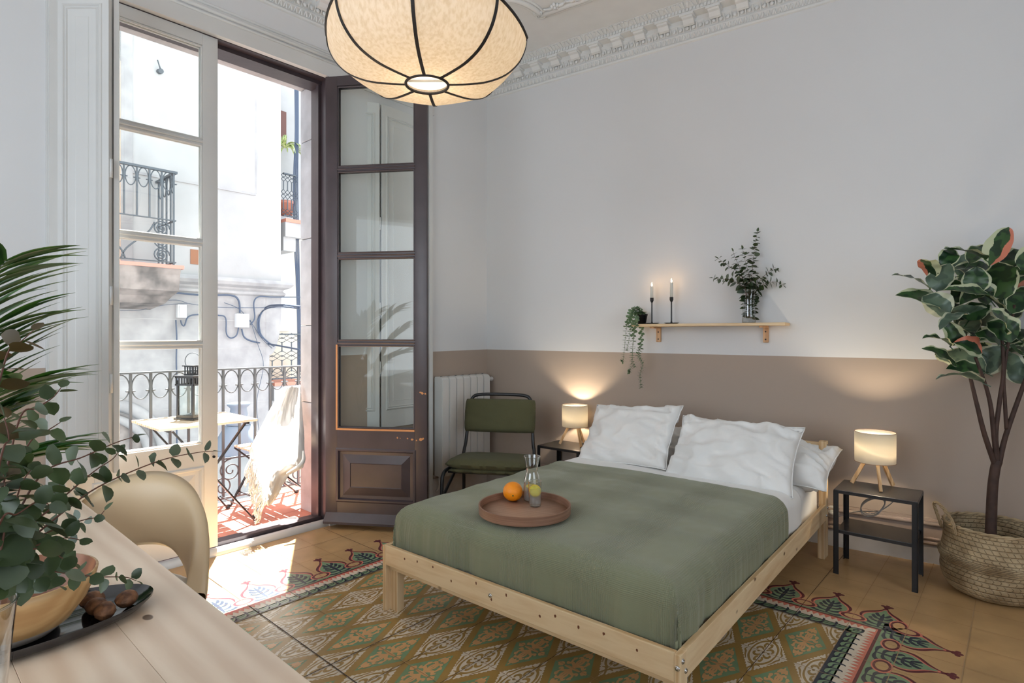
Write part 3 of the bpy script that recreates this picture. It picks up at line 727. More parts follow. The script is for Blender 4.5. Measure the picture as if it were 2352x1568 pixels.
def real_glass(name, col=(1,1,1,1), ior=1.45):
    m = bpy.data.materials.new(name); m.use_nodes = True; p = m.node_tree.nodes['Principled BSDF']
    p.inputs['Base Color'].default_value = col; p.inputs['Transmission Weight'].default_value = 1; p.inputs['Roughness'].default_value = 0; p.inputs['IOR'].default_value = ior; return m
M['water'] = thin_glass('water', (.98, .99, .99, 1), .5)
nt_ = M['water'].node_tree; mo_ = nt_.nodes['Material Output']; sr_ = mo_.inputs[0].links[0].from_socket
df_ = nt_.nodes.new('ShaderNodeBsdfTranslucent'); df_.inputs[0].default_value = (.95, .97, 1, 1); ms_ = nt_.nodes.new('ShaderNodeMixShader'); ms_.inputs[0].default_value = .26
nt_.links.new(sr_, ms_.inputs[1]); nt_.links.new(df_.outputs[0], ms_.inputs[2]); nt_.links.new(ms_.outputs[0], mo_.inputs[0])
M['thick_glass'] = thin_glass('drinking_glass', (.94, .955, .955, 1), 3.4)
M['lemon'] = mat('lemon_flesh', srgb(236, 218, 92), .4, var=.1, vscale=60); M['lemon_rind'] = mat('lemon_rind', srgb(240, 205, 40), .4)
p_ = floor_at(1222, 1150, ZI); car = thing('carafe', 'clear glass carafe with a waisted neck, behind the drinking glass on the tray', 'carafe', (p_.x, p_.y, ZI))
CP = [(0, .002), (.036, .002), (.040, .008), (.0405, .03), (.039, .07), (.036, .10), (.030, .122), (.026, .136), (.027, .155), (.033, .185), (.0385, .205)]
b = B(); lathe(b, CP, n=36); obj('glass_body', b, M['thick_glass'], car)
b = B(); tube(b, [(.0375*cos(a*pi/16), .0375*sin(a*pi/16), .205) for a in range(32)], .0015, 6, closed=True); obj('lip', b, M['thick_glass'], car)
b = B(); lathe(b, [(0, .007), (.034, .007), (.0375, .012), (.0378, .03), (.0365, .068), (0, .069)], n=32); tag(obj('water', b, M['water']), 'water filling the lower third of the waisted carafe', 'water').location = (p_.x, p_.y, ZI)
def slice_(name, loc, rot, label, r=.021):
    root = thing(name, label, 'lemon slice', loc, 0); root.rotation_euler = rot
    b = B(); lathe(b, [(0, -.0018), (r*.9, -.0018), (r*.9, .0018), (0, .0018)], n=24); obj('flesh', b, M['lemon'], root)
    b = B(); tube(b, [(r*.93*cos(a*pi/12), r*.93*sin(a*pi/12), 0) for a in range(24)], .0022, 6, closed=True); obj('rind', b, M['lemon_rind'], root); return root
slice_('lemon_slice', (p_.x-.004, p_.y, ZI+.066), (radians(8), radians(5), 0), 'lemon slice floating flat on the water in the carafe', .025)
p_ = floor_at(1229, 1162, ZI); gl = thing('drinking_glass', 'clear straight tumbler of water with an upright lemon slice on the round tray', 'glass', (p_.x, p_.y, ZI))
GP_ = [(0, .001), (.024, .001), (.027, .006), (.0285, .05), (.030, .112)]
b = B(); lathe(b, GP_, n=28); obj('glass_body', b, M['thick_glass'], gl)
b = B(); tube(b, [(.0292*cos(a*pi/14), .0292*sin(a*pi/14), .1125) for a in range(28)], .0013, 6, closed=True); obj('lip', b, M['thick_glass'], gl)
b = B(); lathe(b, [(0, .011), (.024, .011), (.0262, .05), (.0270, .078), (0, .078)], n=28); tag(obj('water', b, M['water']), 'water in the straight tumbler around the upright lemon slice', 'water').location = (p_.x, p_.y, ZI)
slice_('lemon_slice', (p_.x+.002, p_.y-.002, ZI+.070), (radians(62), radians(10), YAW), 'lemon slice standing upright in the tumbler of water', .0262)
# ============================================================ bedside tables and lamps
M['table_top'] = mat('black_table_top', (.022, .020, .021, 1), .32, bump=.05)
def nightstand(loc, rz, label):
    root = thing('bedside_table', label, 'bedside table', loc, rz, None)
    w, d, h = .37, .28, .45
    for z, i in ((h, 0), (.235, .012)):
        b = B(); box(b, i, w-i, i, d-i, z-.004, z, None, 0, .0015); box(b, i, w-i, i, i+.003, z-.018, z-.004); box(b, i, w-i, d-i-.003, d-i, z-.018, z-.004); box(b, i, i+.003, i+.003, d-i-.003, z-.018, z-.004); box(b, w-i-.003, w-i, i+.003, d-i-.003, z-.018, z-.004)
        obj('table_top' if z == h else 'shelf', b, M['table_top'], root)
    for x, y, sx, sy in ((0, 0, 1, 1), (w, 0, -1, 1), (0, d, 1, -1), (w, d, -1, -1)):
        b = B()
        xs = sorted((x-sx*.001, x+sx*.024)); ys = sorted((y-sy*.001, y+sy*.003)); box(b, xs[0], xs[1], ys[0], ys[1], 0, h-.006)
        xs = sorted((x-sx*.001, x+sx*.003)); ys = sorted((y-sy*.001, y+sy*.024)); box(b, xs[0], xs[1], ys[0], ys[1], 0, h-.006)
        leg = obj('leg', b, M['black_metal'], root)
    return root
NR = nightstand((-.7643, 3.4436, 0), .0242, 'black metal bedside table on the right of the bed, with a lower shelf')
NL = nightstand((-2.735, 3.345, 0), .05, 'black metal bedside table on the left of the bed beside the green chair')
M['shade'] = shade_mat('cream_lampshade', (.84, .80, .72, 1), .64, 0, (.92, .87, .76, 1)); M['lampwood'] = wood('pale_lamp_wood', srgb(226, 190, 142), srgb(196, 152, 104), 12, 'z', .5)
M['bulb'] = emit('warm_bulb', (1, .82, .58, 1), 520)
M['trim_brown'] = mat('shade_edge', srgb(150, 110, 80), .7)
def table_lamp(c, z0, rz, label):
    root = thing('table_lamp', label, 'lamp', (c.x, c.y, z0), rz)
    R, zb, zt = .0965, .138, .300
    b = B(); lathe(b, [(R, zb), (R+.001, zt), (R-.0015, zt), (R-.0025, zb), (R, zb)], n=48); obj('lamp_shade', b, M['shade'], root)
    for z_ in (zt, zb): b = B(); tube(b, [(R*cos(a*pi/24), R*sin(a*pi/24), z_) for a in range(48)], .0014, 6, closed=True); obj('shade_edge', b, M['trim_brown'], root)
    for k in range(3):
        a = k*2*pi/3+.2; b = B()
        beam(b, (.114*cos(a), .114*sin(a), .0035), (.032*cos(a), .032*sin(a), .170), .019, .013, Vector((-sin(a), cos(a), 0)), 0, .001); obj('leg', b, M['lampwood'], root)
    b = B(); lathe(b, [(0, .155), (.024, .155), (.024, .17), (.016, .18), (.016, .20), (0, .20)], n=16); obj('socket', b, M['linen'], root)
    b = B(); sphere(b, (0, 0, .212), .024, nu=16, nv=10); obj('bulb', b, M['bulb'], root)
    for a in range(3):
        b = B(); tube(b, [(.016*cos(a*2.09), .016*sin(a*2.09), .178), (R*.98*cos(a*2.09), R*.98*sin(a*2.09), .178)], .0012, 5); obj('shade_arm', b, M['linen'], root)
    return root
cR = Vector((-.606, 3.640, 0)); cL = Vector((-2.534, 3.545, 0))
table_lamp(cR, .4505, .72, 'lit tripod table lamp on the right bedside table, cream drum shade')
table_lamp(cL, .4505, 1.37, 'lit tripod table lamp on the left bedside table beside the green chair')
b = B(); c0 = wp(2.60, 0, 0)
k0 = Vector((-.60, 3.735, .36))
pts = [(-.60, 3.73, .445), (-.64, 3.735, .40), (-.58, 3.74, .415), (-.53, 3.735, .38)]
for k in range(3):
    for a in range(0, 12): pts.append(k0+Vector((-.03+.05*cos(a*pi/6)+.03*sin(a*pi/6), .005*k-.03+.01*sin(a), -.04+.055*sin(a*pi/6)+.006*k)))
pts += [(-.66, 3.76, .28), (-.74, 3.80, .25), (-.83, 3.80, .20)]
tube(b, bez([Vector(p) for p in pts], 4), .0026, 6); tag(obj('lamp_cord', b, mat('grey_cord', srgb(150, 145, 140), .5)), 'looped grey cord hanging behind the right bedside table', 'cord')
soc = thing('wall_socket', 'round white wall socket low behind the right bedside table leg', 'socket', wp(2.62, .001, .205), TH)
b = B(); lathe(b, [(0, .026), (.012, .028), (.036, .022), (.040, 0)], Matrix.Rotation(pi/2, 4, 'X'), 24); obj('cover', b, M['white_paint'], soc)
b = B(); lathe(b, [(0, .052), (.014, .052), (.017, .026)], Matrix.Rotation(pi/2, 4, 'X'), 16); obj('plug', b, M['white_paint'], soc)

# ============================================================ green chair by the radiator
M['chair_green'] = mat('olive_fabric', srgb(84, 82, 54), .9, var=.05, vscale=5, bump=.35, bscale=500, sheen=.03)
ch = thing('lounge_chair', 'olive green upholstered easy chair on a black tubular frame beside the radiator', 'chair', (-2.93, 2.575, 0), radians(31))
def cushion(x0, x1, y0, y1, t, Mx, r=.035, n=30, m_=22, bulge=.3):
    b = B()
    def P(i, j, s):
        x = -1+2*i/(n-1); y = -1+2*j/(m_-1)
        k = 8; e = max(0, 1-abs(x)**k)**.5*max(0, 1-abs(y)**k)**.5
        px = x*(1-.04*abs(y)**6); py = y*(1-.04*abs(x)**6)
        return Mx @ Vector((x0+(px+1)/2*(x1-x0), y0+(py+1)/2*(y1-y0), s*t/2*e*(1-bulge*(x*x+y*y)/2)+.002*noise.noise(Vector((x*3, y*3, s)))))
    grid(b, lambda i, j: P(i, j, 1), n, m_, uv=lambda i, j: (i, j)); grid(b, lambda i, j: P(i, j, -1), n, m_, uv=lambda i, j: (i, j))
    bmesh.ops.remove_doubles(b, verts=b.verts, dist=.0004); return b
# local axes: x across, y back
Mx = Matrix.Translation((0, 0, .405)) @ Matrix.Rotation(radians(-4), 4, 'X')
obj('seat', cushion(0, .58, 0, .47, .085, Mx), M['chair_green'], ch)
Mx2 = Matrix.Translation((0, 0, .360)) @ Matrix.Rotation(radians(-4), 4, 'X')
obj('seat_underside', cushion(.02, .56, .015, .46, .045, Mx2), M['chair_green'], ch)
Mb = Matrix.Translation((0, .445, .50)) @ Matrix.Rotation(radians(78), 4, 'X')
obj('backrest', cushion(.02, .56, .055, .305, .075, Mb, bulge=.15), M['chair_green'], ch)
b = B()
def backp(x, h): v = Mb @ Vector((x, h, -.02)); return v
tube(b, bez([(.022, .40, .34), (.024, .45, .42), backp(.035, 0), backp(.050, .25), backp(.062, .30), backp(.11, .335), backp(.29, .342), backp(.47, .335), backp(.518, .30), backp(.53, .25), backp(.545, 0), (.556, .45, .42), (.558, .40, .34)], 8), .0125, 12); obj('back_frame', b, M['black_metal'], ch)
for x, sx in ((.02, -1), (.56, 1)):
    b = B(); tube(b, bez([(x, .16, .352), (x+sx*.012, .05, .356), (x+sx*.018, .0, .335), (x+sx*.02, -.02, .28), (x+sx*.02, -.045, .01)], 8), .0125, 12); obj('leg', b, M['black_metal'], ch)
    b = B(); tube(b, bez([(x, .05, .34) if False else (x+sx*.018, -.028, .18), (x+sx*.01, .14, .26), (x, .30, .335), (x, .42, .352)], 6), .011, 10); obj('leg_brace', b, M['black_metal'], ch)
    b = B(); tube(b, bez([(x, .43, .352), (x, .445, .30), (x, .455, .20), (x, .45, .07), (x, .43, .01)], 6), .0125, 12); obj('leg', b, M['black_metal'], ch)
b = B(); tube(b, [(.02, .44, .352), (.56, .44, .352)], .011, 10); tube(b, [(.02, .06, .345), (.56, .06, .345)], .011, 10); obj('cross_bar', b, M['black_metal'], ch)

# ============================================================ radiator
rad = thing('radiator', 'white aluminium column radiator under the balcony side wall', 'radiator', (XW, 2.94, 0))
M['rad'] = mat('radiator_enamel', (.66, .65, .63, 1), .35)
for k in range(7):
    y = .005+k*.0765; b = B()
    pr = [(.012, .175), (.105, .175), (.110, .182), (.110, .925), (.104, .940), (.080, .952), (.018, .952), (.012, .94)]
    for yy0, yy1 in ((y, y+.0735),):
        a_ = [b.verts.new((x, yy0, z)) for x, z in pr]; c_ = [b.verts.new((x, yy1, z)) for x, z in pr]; b.faces.new(a_); b.faces.new(c_)
        for j in range(len(pr)): b.faces.new((a_[j], a_[(j+1) % 8], c_[(j+1) % 8], c_[j]))
    bmesh.ops.bevel(b, geom=list(b.edges), offset=.004, segments=2, affect='EDGES'); obj('fin', b, M['rad'], rad, auto=50)
    b = B(); box(b, .05, .058, y+.03, y+.045, .950, .955); obj('vent_slot', b, M['grey_iron'], rad)
b = B(); tube(b, [(.06, .53, .905), (.06, .575, .905)], .009, 10); lathe(b, [(0, 0), (.013, 0), (.014, .012), (.020, .05), (.018, .055), (0, .055)], Matrix.Translation((.06, .555, .905)) @ Matrix.Rotation(-pi/2, 4, 'X'), 16); obj('valve', b, M['rad'], rad)
b = B(); tube(b, bez([(.06, .02, .18), (.06, .02, .10), (.03, .02, .06), (0.02, .02, .05)], 5), .008, 8); obj('pipe', b, M['rad'], rad)

# ============================================================ wall shelf and what stands on it
ZS = 1.355; SD = .19
sh = thing('wall_shelf', 'narrow pine wall shelf on two brackets above the bed', 'shelf', wp(1.40, 0, 0), TH)
b = B(); box(b, 0, .985, -SD, -.002, ZS-.018, ZS, None, 0, .002); obj('board', b, M['pine'], sh)
M['bracket'] = wood('bracket_wood', srgb(214, 172, 130), srgb(190, 146, 104), 9, 'z', .5)
for x in (.135, .845):
    b = B(); box(b, x-.016, x+.016, -.022, -.001, ZS-.125, ZS-.019, None, 0, .003); box(b, x-.016, x+.016, -.15, -.02, ZS-.030, ZS-.019, None, 0, .002)
    br = obj('bracket', b, M['bracket'], sh)
    b = B()
    for z in (ZS-.055, ZS-.105): lathe(b, [(0, .001), (.0045, .001), (.005, 0)], Matrix.Translation((x, -.0222, z)) @ Matrix.Rotation(pi/2, 4, 'X'), 10)
    obj('screw', b, M['black_metal'], br)
M['candle'] = mat('candle_wax', (.75, .73, .66, 1), .45); M['flame'] = emit('flame', (1, .62, .25, 1), 22)
for s, hh, lb in ((1.515, .075, 'shorter lit white candle in the left black candlestick'), (1.655, .095, 'taller lit white candle in the right black candlestick')):
    c = wp(s, .095, ZS); cs = thing('candlestick', 'tall black metal candlestick, %s of the pair on the wall shelf' % ('left' if s < 1.6 else 'right'), 'candlestick', c)
    b = B(); lathe(b, [(0, .003), (.035, .003), (.049, .008), (.051, .0085), (.036, .001), (0, .0005)], n=28); obj('dish', b, M['black_metal'], cs)
    b = B(); lathe(b, [(.0, .003), (.008, .004), (.0048, .02), (.0042, .15), (.005, .152), (0, .152)], n=12); obj('stem', b, M['black_metal'], cs)
    b = B(); lathe(b, [(0, .150), (.006, .152), (.0125, .165), (.013, .185), (.0122, .185), (.011, .168), (0, .168)], n=18); obj('cup', b, M['black_metal'], cs)
    cd = thing('candle', lb, 'candle', c+Vector((0, 0, .169)))
    b = B(); lathe(b, [(0, 0), (.0102, 0), (.0105, .02+hh-.006), (.0118, .02+hh), (.009, .02+hh-.002), (0, .02+hh-.004)], n=18); obj('wax', b, M['candle'], cd)
    b = B(); tube(b, [(0, 0, .02+hh-.004), (.001, 0, .02+hh+.006)], .0008, 5); obj('wick', b, M['black_metal'], cd)
    b = B(); lathe(b, [(0, 0), (.0035, .004), (.0052, .010), (.004, .018), (.0015, .026), (0, .030)], Matrix.Translation((0, 0, .02+hh+.001)), 12); obj('flame', b, M['flame'], cd)
    lamp('candle_light', 'POINT', c+Vector((0, 0, .169+.02+hh+.016)), .55, (1, .55, .22), shadow_soft_size=.006)
# ============================================================ balcony
XRl = -4.42; ZB = .02
bm = B(); box(bm, -4.50, -3.69, .2, 3.4, -.12, ZB-.004)
for i in range(4):
    for j in range(15):
        x = -4.49+i*.2; y = .25+j*.2; x1 = min(x+.196, -3.69)
        box(bm, x, x1, y, y+.196, ZB-.006, ZB, None, 0)
struct('floor_balcony', bm, M['terracotta'])
bm = B()   # stone jambs and lintel of the door opening
def stone_jamb(y0, y1):
    z = -.1
    for h in (.9, .55, .62, .70, .6):
        z1 = min(z+h, 3.05); box(bm, -3.925, -3.70, y0, y1, z, z1-.004, None, 0, .006); z = z1
stone_jamb(2.08, 2.36); stone_jamb(.3, .62); box(bm, -3.93, -3.70, .3, 2.36, 3.05, 3.4, None, 0, .006)
struct('trim_10', bm, M['stone'])
rl = thing('balcony_railing', 'grey wrought iron balcony railing with rings under the handrail and scrolls at its foot', 'railing', (XRl, 1.7, ZB))
b = B(); box(b, -.022, .022, -1.35, 1.65, 1.000, 1.012, None, 0, .003); obj('handrail', b, M['grey_iron'], rl)
b = B(); box(b, -.008, .008, -1.35, 1.65, .335, .347); box(b, -.012, .012, -1.35, 1.65, .045, .057); obj('lower_bar', b, M['grey_iron'], rl)
for k in range(-11, 14):
    y = .0345+k*.1178; b = B(); box(b, -.007, .007, y-.008, y+.008, .05, 1.0)
    for s in (-1, 1): sphere(b, (0, y+s*.018, .885), .010, .8, 1.4, .6, 8, 5)
    obj('baluster', b, M['grey_iron'], rl)
    b = B(); yc = y+.0589
    tube(b, [(0, yc+.052*sin(a*pi/12), .912+.083*cos(a*pi/12)) for a in range(24)], .004, 6, closed=True); obj('ring', b, M['grey_iron'], rl)
for k in range(-4, 5):
    yc = .06+k*.29
    for s, zz in ((1, .25), (-1, .135)):
        b = B(); pts = []
        for a in range(40):
            t = a/39; r = .075*(1-t)+.010; th = t*3.6*pi+(pi/2 if s > 0 else -pi/2)
            pts.append((0, yc+s*.03+r*cos(th)*s, zz+r*sin(th)))
        tube(b, pts, .0055, 6); obj('scroll', b, M['grey_iron'], rl)
# folding table and chair of slats
M['slat'] = wood('grey_slat_wood', srgb(225, 205, 178), srgb(190, 165, 138), 8, 'y', .6)
TB = thing('folding_table', 'folding balcony table with pale slatted top and crossed black legs', 'table', (-4.09, 1.435, ZB))
for k in range(6):
    b = B(); x = -.27+k*.092; box(b, x, x+.083, -.30, .285, .685, .700, None, 0, .002); obj('slat', b, M['slat'], TB)
b = B(); beam(b, (-.25, -.24, .677), (.26, -.24, .677), .012, .014); beam(b, (-.25, .23, .677), (.26, .23, .677), .012, .014); obj('top_bar', b, M['black_metal'], TB)
for x in (-.22, .24):
    for s in (1, -1):
        b = B(); beam(b, (x+.01*s, -.22*s, .672), (x+.01*s, .28*s, .012), .010, .020, Vector((1,0,0))); sphere(b, (x+.01*s, .285*s, .010), .016, 1.4, 1, .6, 8, 5); obj('leg', b, M['black_metal'], TB)
b = B(); beam(b, (-.22, .235, .10), (.24, .235, .10), .007, .007); beam(b, (-.22, -.235, .10), (.24, -.235, .10), .007, .007); obj('stretcher', b, M['black_metal'], TB)
ln = thing('lantern', 'black metal lantern with glass sides on the folding balcony table', 'lantern', (-4.14, 1.43, ZB+.7005), radians(28))
b = B(); box(b, -.08, .08, -.08, .08, 0, .012, None, 0, .003); box(b, -.068, .068, -.068, .068, .012, .03); obj('base', b, M['black_metal'], ln)
for x in (-1, 1):
    for y in (-1, 1): b = B(); box(b, x*.06-.006, x*.06+.006, y*.06-.006, y*.06+.006, .03, .26); obj('post', b, M['black_metal'], ln)
for a in range(4):
    b = B(); R_ = Matrix.Rotation(a*pi/2, 4, 'Z'); box(b, -.054, .054, .058, .060, .03, .235, R_); obj('pane', b, M['glass'], ln)
    b = B(); box(b, -.075, .075, .066, .071, .275, .283, R_); box(b, -.075, .075, .066, .071, .225, .235, R_)
    for k in range(7): x = -.066+k*.022; box(b, x-.004, x+.004, .066, .071, .235, .275, R_)
    obj('collar', b, M['black_metal'], ln)
    b = B(); box(b, -.036, .036, .031, .035, .345, .350, R_); box(b, -.036, .036, .031, .035, .292, .300, R_)
    for k in range(4): x = -.030+k*.020; box(b, x-.004, x+.004, .031, .035, .30, .345, R_)
    obj('chimney_side', b, M['black_metal'], ln)
b = B(); box(b, -.082, .082, -.082, .082, .283, .292, None, 0, .003); box(b, -.045, .045, -.045, .045, .350, .357, None, 0, .003); obj('roof', b, M['black_metal'], ln)
b = B(); R_ = Matrix.Rotation(radians(25), 4, 'Z'); tube(b, [R_ @ Vector((.045*cos(a*pi/10)*1.05, 0, .385+.055*sin(a*pi/10))) for a in range(-3, 14)], .0025, 6); obj('handle', b, M['grey_iron'], ln)

CHb = thing('folding_chair', 'folding slatted balcony chair under a cream throw', 'chair', (-4.15, 2.02, ZB), 0)
for k in range(6):
    b = B(); y = -.24+k*.062; box(b, -.19, .19, y, y+.055, .435, .448, None, 0, .002); obj('seat_slat', b, M['slat'], CHb)
for x in (-.20, .20):
    b = B(); beam(b, (x, .20, .79), (x, -.26, .012), .010, .022, Vector((1,0,0))); sphere(b, (x, -.265, .012), .015, 1, 1.5, .7, 8, 5); obj('leg', b, M['black_metal'], CHb)
    b = B(); beam(b, (x*.9, -.24, .43), (x*.9, .235, .012), .010, .022, Vector((1,0,0))); sphere(b, (x*.9, .24, .012), .015, 1, 1.5, .7, 8, 5); obj('leg', b, M['black_metal'], CHb)
for z in (.62, .72): b = B(); box(b, -.2, .2, .09+(z-.6)*.62, .102+(z-.6)*.62, z, z+.06, None, 0, .002); obj('back_slat', b, M['slat'], CHb)
b = B(); beam(b, (-.2, .17, .10), (.2, .17, .10), .007, .007); beam(b, (-.2, -.2, .10), (.2, -.2, .10), .007, .007); obj('stretcher', b, M['black_metal'], CHb)
# throw: draped over the back and the seat of the chair, hanging towards the floor
M['throw'] = cloth_mat('cream_throw', (.78, .745, .69, 1), 0, .5)
th_ = thing('throw_blanket', 'cream fringed cotton throw draped over the folding balcony chair', 'throw')
b = B(); NU, NV = 44, 60
# outline as seen from the room: rows from top to bottom, left and right edge with depth
rows = [((653, 888), (690, 884), 4.05), ((624, 935), (692, 920), 4.0), ((606, 970), (695, 960), 3.94), ((590, 1000), (698, 1000), 3.86), ((573, 1035), (699, 1045), 3.76), ((576, 1060), (697, 1072), 3.70), ((584, 1085), (662, 1090), 3.64), ((594, 1110), (648, 1116), 3.60), ((603, 1135), (637, 1140), 3.57), ((608, 1158), (622, 1160), 3.56)]
def throwP(i, j):
    t = j/(NV-1)*(len(rows)-1); k = min(int(t), len(rows)-2); f_ = t-k
    (l0, r0, z0), (l1, r1, z1) = rows[k], rows[k+1]
    s = i/(NU-1); lx = l0[0]*(1-f_)+l1[0]*f_; ly = l0[1]*(1-f_)+l1[1]*f_; rx = r0[0]*(1-f_)+r1[0]*f_; ry = r0[1]*(1-f_)+r1[1]*f_; Z = z0*(1-f_)+z1*f_
    Z += .07*abs(s-.35)**1.3*2 - .02*sin(s*9+t*.4)*min(1, t/3) + .016*noise.noise(Vector((s*6, t*.6, 1))) + .006*noise.noise(Vector((s*22, t*2, 4)))
    return at(lx*(1-s)+rx*s, ly*(1-s)+ry*s+5*noise.noise(Vector((s*5, t*.3, 9)))*(t > 5), Z)
grid(b, throwP, NU, NV, uv=lambda i, j: (i*.01, j*.01)); o = obj('cloth', b, M['throw'], th_, keep=True)
sm = o.modifiers.new('thickness', 'SOLIDIFY'); sm.thickness = .008; sm.offset = 0
b = B(); p0 = [at(*q) for q in ((697, 1035, 3.78), (697, 1056, 3.75), (688, 1070, 3.71), (672, 1080, 3.68), (658, 1088, 3.65))]
tube(b, bez(p0, 6), [.005+.010*sin(pi*i/24) for i in range(25)], 8); obj('rolled_edge', b, M['throw'], th_)
random.seed(21)
for k in range(46):
    t = k/45; p = at(577+30*t, 1040+108*t, 3.57-.03*random.random()); L_ = .11+.04*random.random(); d = (at(562+30*t, 1100+95*t, 3.53)-p).normalized()
    b = B(); q = [p+Vector((random.uniform(-.012, .012), random.uniform(-.012, .012), 0))+d*L_*s+Vector((random.uniform(-.006, .006), random.uniform(-.006, .006), -.02*s*s)) for s in (0, .3, .6, .85, 1.0)]
    q = [Vector((v.x, v.y, max(v.z, ZB+.006))) for v in q]
    tube(b, bez(q, 3), [.0032]*len(bez(q, 3)), 5); obj('tassel', b, M['throw'], th_)

# ============================================================ street outside
XF = -7.9
def FP(px, py, x=XF): return on_x(px, py, x)
M['facade'] = mat('lime_plaster', (.37, .365, .36, 1), .9, vscale=1.1, col2=(.47, .468, .465, 1), bump=.4, bscale=12, detail=8)
M['facade2'] = mat('cream_plaster', (.62, .55, .44, 1), .9, vscale=1.5, col2=(.70, .64, .53, 1), bump=.3, bscale=12)
M['ashlar'] = mat('grey_ashlar', (.27, .265, .27, 1), .9, vscale=4.5, col2=(.45, .44, .435, 1), bump=.5, bscale=18, detail=8, vthr=(.22, .78))
M['darkstain'] = mat('sooty_stone', (.12, .11, .105, 1), .9, vscale=5, col2=(.33, .29, .27, 1), bump=.6, bscale=20, detail=8)
M['street'] = mat('street_paving', (.3, .29, .28, 1), .8, var=.1)
M['oldblue'] = mat('blue_grey_lamp_metal', srgb(120, 135, 150), .5)
bm = B(); box(bm, -16, -3.9, -6, 20, -4.6, -4.5); struct('ground', bm, M['street'])
yR = FP(645, 500).y; zc = FP(500, 640).z; z0c = FP(500, 672).z
fc = thing('house', 'pale plastered old house across the narrow street with a stone ground storey', 'building', (XF, yR, -4.5))
def lb(v): return Vector(v)-Vector((XF, yR, -4.5))
def FB(bm, x0, x1, y0, y1, z0, z1, **k): a = lb((x0, y0, z0)); c = lb((x1, y1, z1)); box(bm, a.x, c.x, a.y, c.y, a.z, c.z, **k)
b = B(); FB(b, XF-3, XF, -5, yR, zc, 6.6); obj('upper_wall', b, M['facade'], fc)
b = B(); yL = FP(618, 850).y; FB(b, XF-3, XF+.01, -5, yL, -4.5, z0c+.02); obj('stone_wall', b, M['ashlar'], fc)
b = B()   # rounded corner corbel
n0 = 14; zt = z0c+.02; zb_ = FP(620, 815).z; yc = FP(645, 700).y
pr = [(yL-.05, zt), (yc, zt)]+[(yc-(yc-yL)*(1-cos(a*pi/2/n0)), zt-.25*(zt-zb_)-(zt-zb_)*.75*sin(a*pi/2/n0)) for a in range(n0+1)]+[(yL-.05, zb_)]
a_ = [b.verts.new(lb((XF+.012, y, z))) for y, z in pr]; c_ = [b.verts.new(lb((XF-3, y, z))) for y, z in pr]; b.faces.new(a_); b.faces.new(c_)
for k in range(len(pr)): b.faces.new((a_[k], a_[(k+1) % len(pr)], c_[(k+1) % len(pr)], c_[k]))
obj('corner_corbel', b, M['ashlar'], fc)
b = B(); cp = [(0, z0c-.03), (.04, z0c), (.05, z0c+.03), (.02, z0c+.06), (.03, zc-.10), (.10, zc-.07), (.13, zc-.03), (.10, zc+.02), (0, zc+.03)]
for P_, T_, ln_ in ((Vector((XF, -5, 0)), Vector((0, 1, 0)), 5+yR),):
    A = [b.verts.new(lb(P_+Vector((o, 0, z)))) for o, z in cp]; C_ = [b.verts.new(lb(P_+T_*(ln_+.0)+Vector((o, o, z)))) for o, z in cp]; D_ = [b.verts.new(lb(P_+T_*ln_+Vector((-.5, o, z)))) for o, z in cp]
    for k in range(len(cp)-1): b.faces.new((A[k], A[k+1], C_[k+1], C_[k])); b.faces.new((C_[k], C_[k+1], D_[k+1], D_[k]))
obj('string_course', b, M['ashlar'], fc)
b = B()   # pilaster, joints and render repairs
FB(b, XF, XF+.03, FP(276, 300).y, FP(303, 300).y, zc+.03, 6.6); obj('pilaster', b, M['ashlar'], fc)
b = B(); ya, yb = FP(400, 430).y, FP(585, 445).y; FB(b, XF, XF+.012, -4, yb, FP(585, 444).z, 6.6); obj('render_panel', b, M['facade'], fc)
b = B(); zq = FP(585, 444).z; FB(b, XF+.0, XF+.016, 1.2, yb+.01, zq-.03, zq-.0); FB(b, XF, XF+.014, yb-.0, yb+.02, zq, 6.6); obj('render_edge', b, M['ashlar'], fc)
b = B(); a = FP(437, 572); c = FP(462, 608); FB(b, XF-.02, XF+.008, a.y, c.y, c.z, a.z); obj('vent_recess', b, mat('vent_brown', srgb(150, 105, 80), .9), fc)
b = B(); a = FP(364, 165); tube(b, [lb((XF, a.y, a.z)), lb((XF+.10, a.y, a.z-.02))], .03, 8); tube(b, [lb((XF+.08, a.y, a.z)), lb((XF+.10, a.y-.04, a.z+.10))], .008, 6); obj('iron_peg', b, M['grey_iron'], fc)
for z in (FP(500, 735).z, FP(500, 800).z, FP(500, 862).z, FP(500, 930).z, FP(500, 1000).z):
    b = B(); FB(b, XF+.005, XF+.013, 1, yL+.01, z-.003, z+.003); obj('mortar_joint', b, M['facade'], fc)
b = B()   # arch moulding of the big doorway
ac = FP(215, 1060); ac.x = 0; R0 = (FP(372, 1010)-FP(215, 1010)).length
for rr, th_k, off in ((R0, .07, .05), (R0-.16, .05, .03)):
    pts = [lb((XF+off, ac.y+rr*cos(a), ac.z+rr*sin(a)*.95)) for a in [i*pi/30 for i in range(0, 31)]]
    tube(b, [lb((XF+off, ac.y+rr, -4.4))]+pts, th_k, 8)
obj('arch_moulding', b, M['ashlar'], fc)
b = B(); pts = [(ac.y+(R0-.2)*cos(a), ac.z+(R0-.2)*sin(a)*.95) for a in [i*pi/30 for i in range(0, 31)]]+[(ac.y-R0+.2, -4.4), (ac.y+R0-.2, -4.4)]
vs = [b.verts.new(lb((XF+.018, y, z))) for y, z in pts]; b.faces.new(vs); obj('arch_door', b, M['darkstain'], fc)
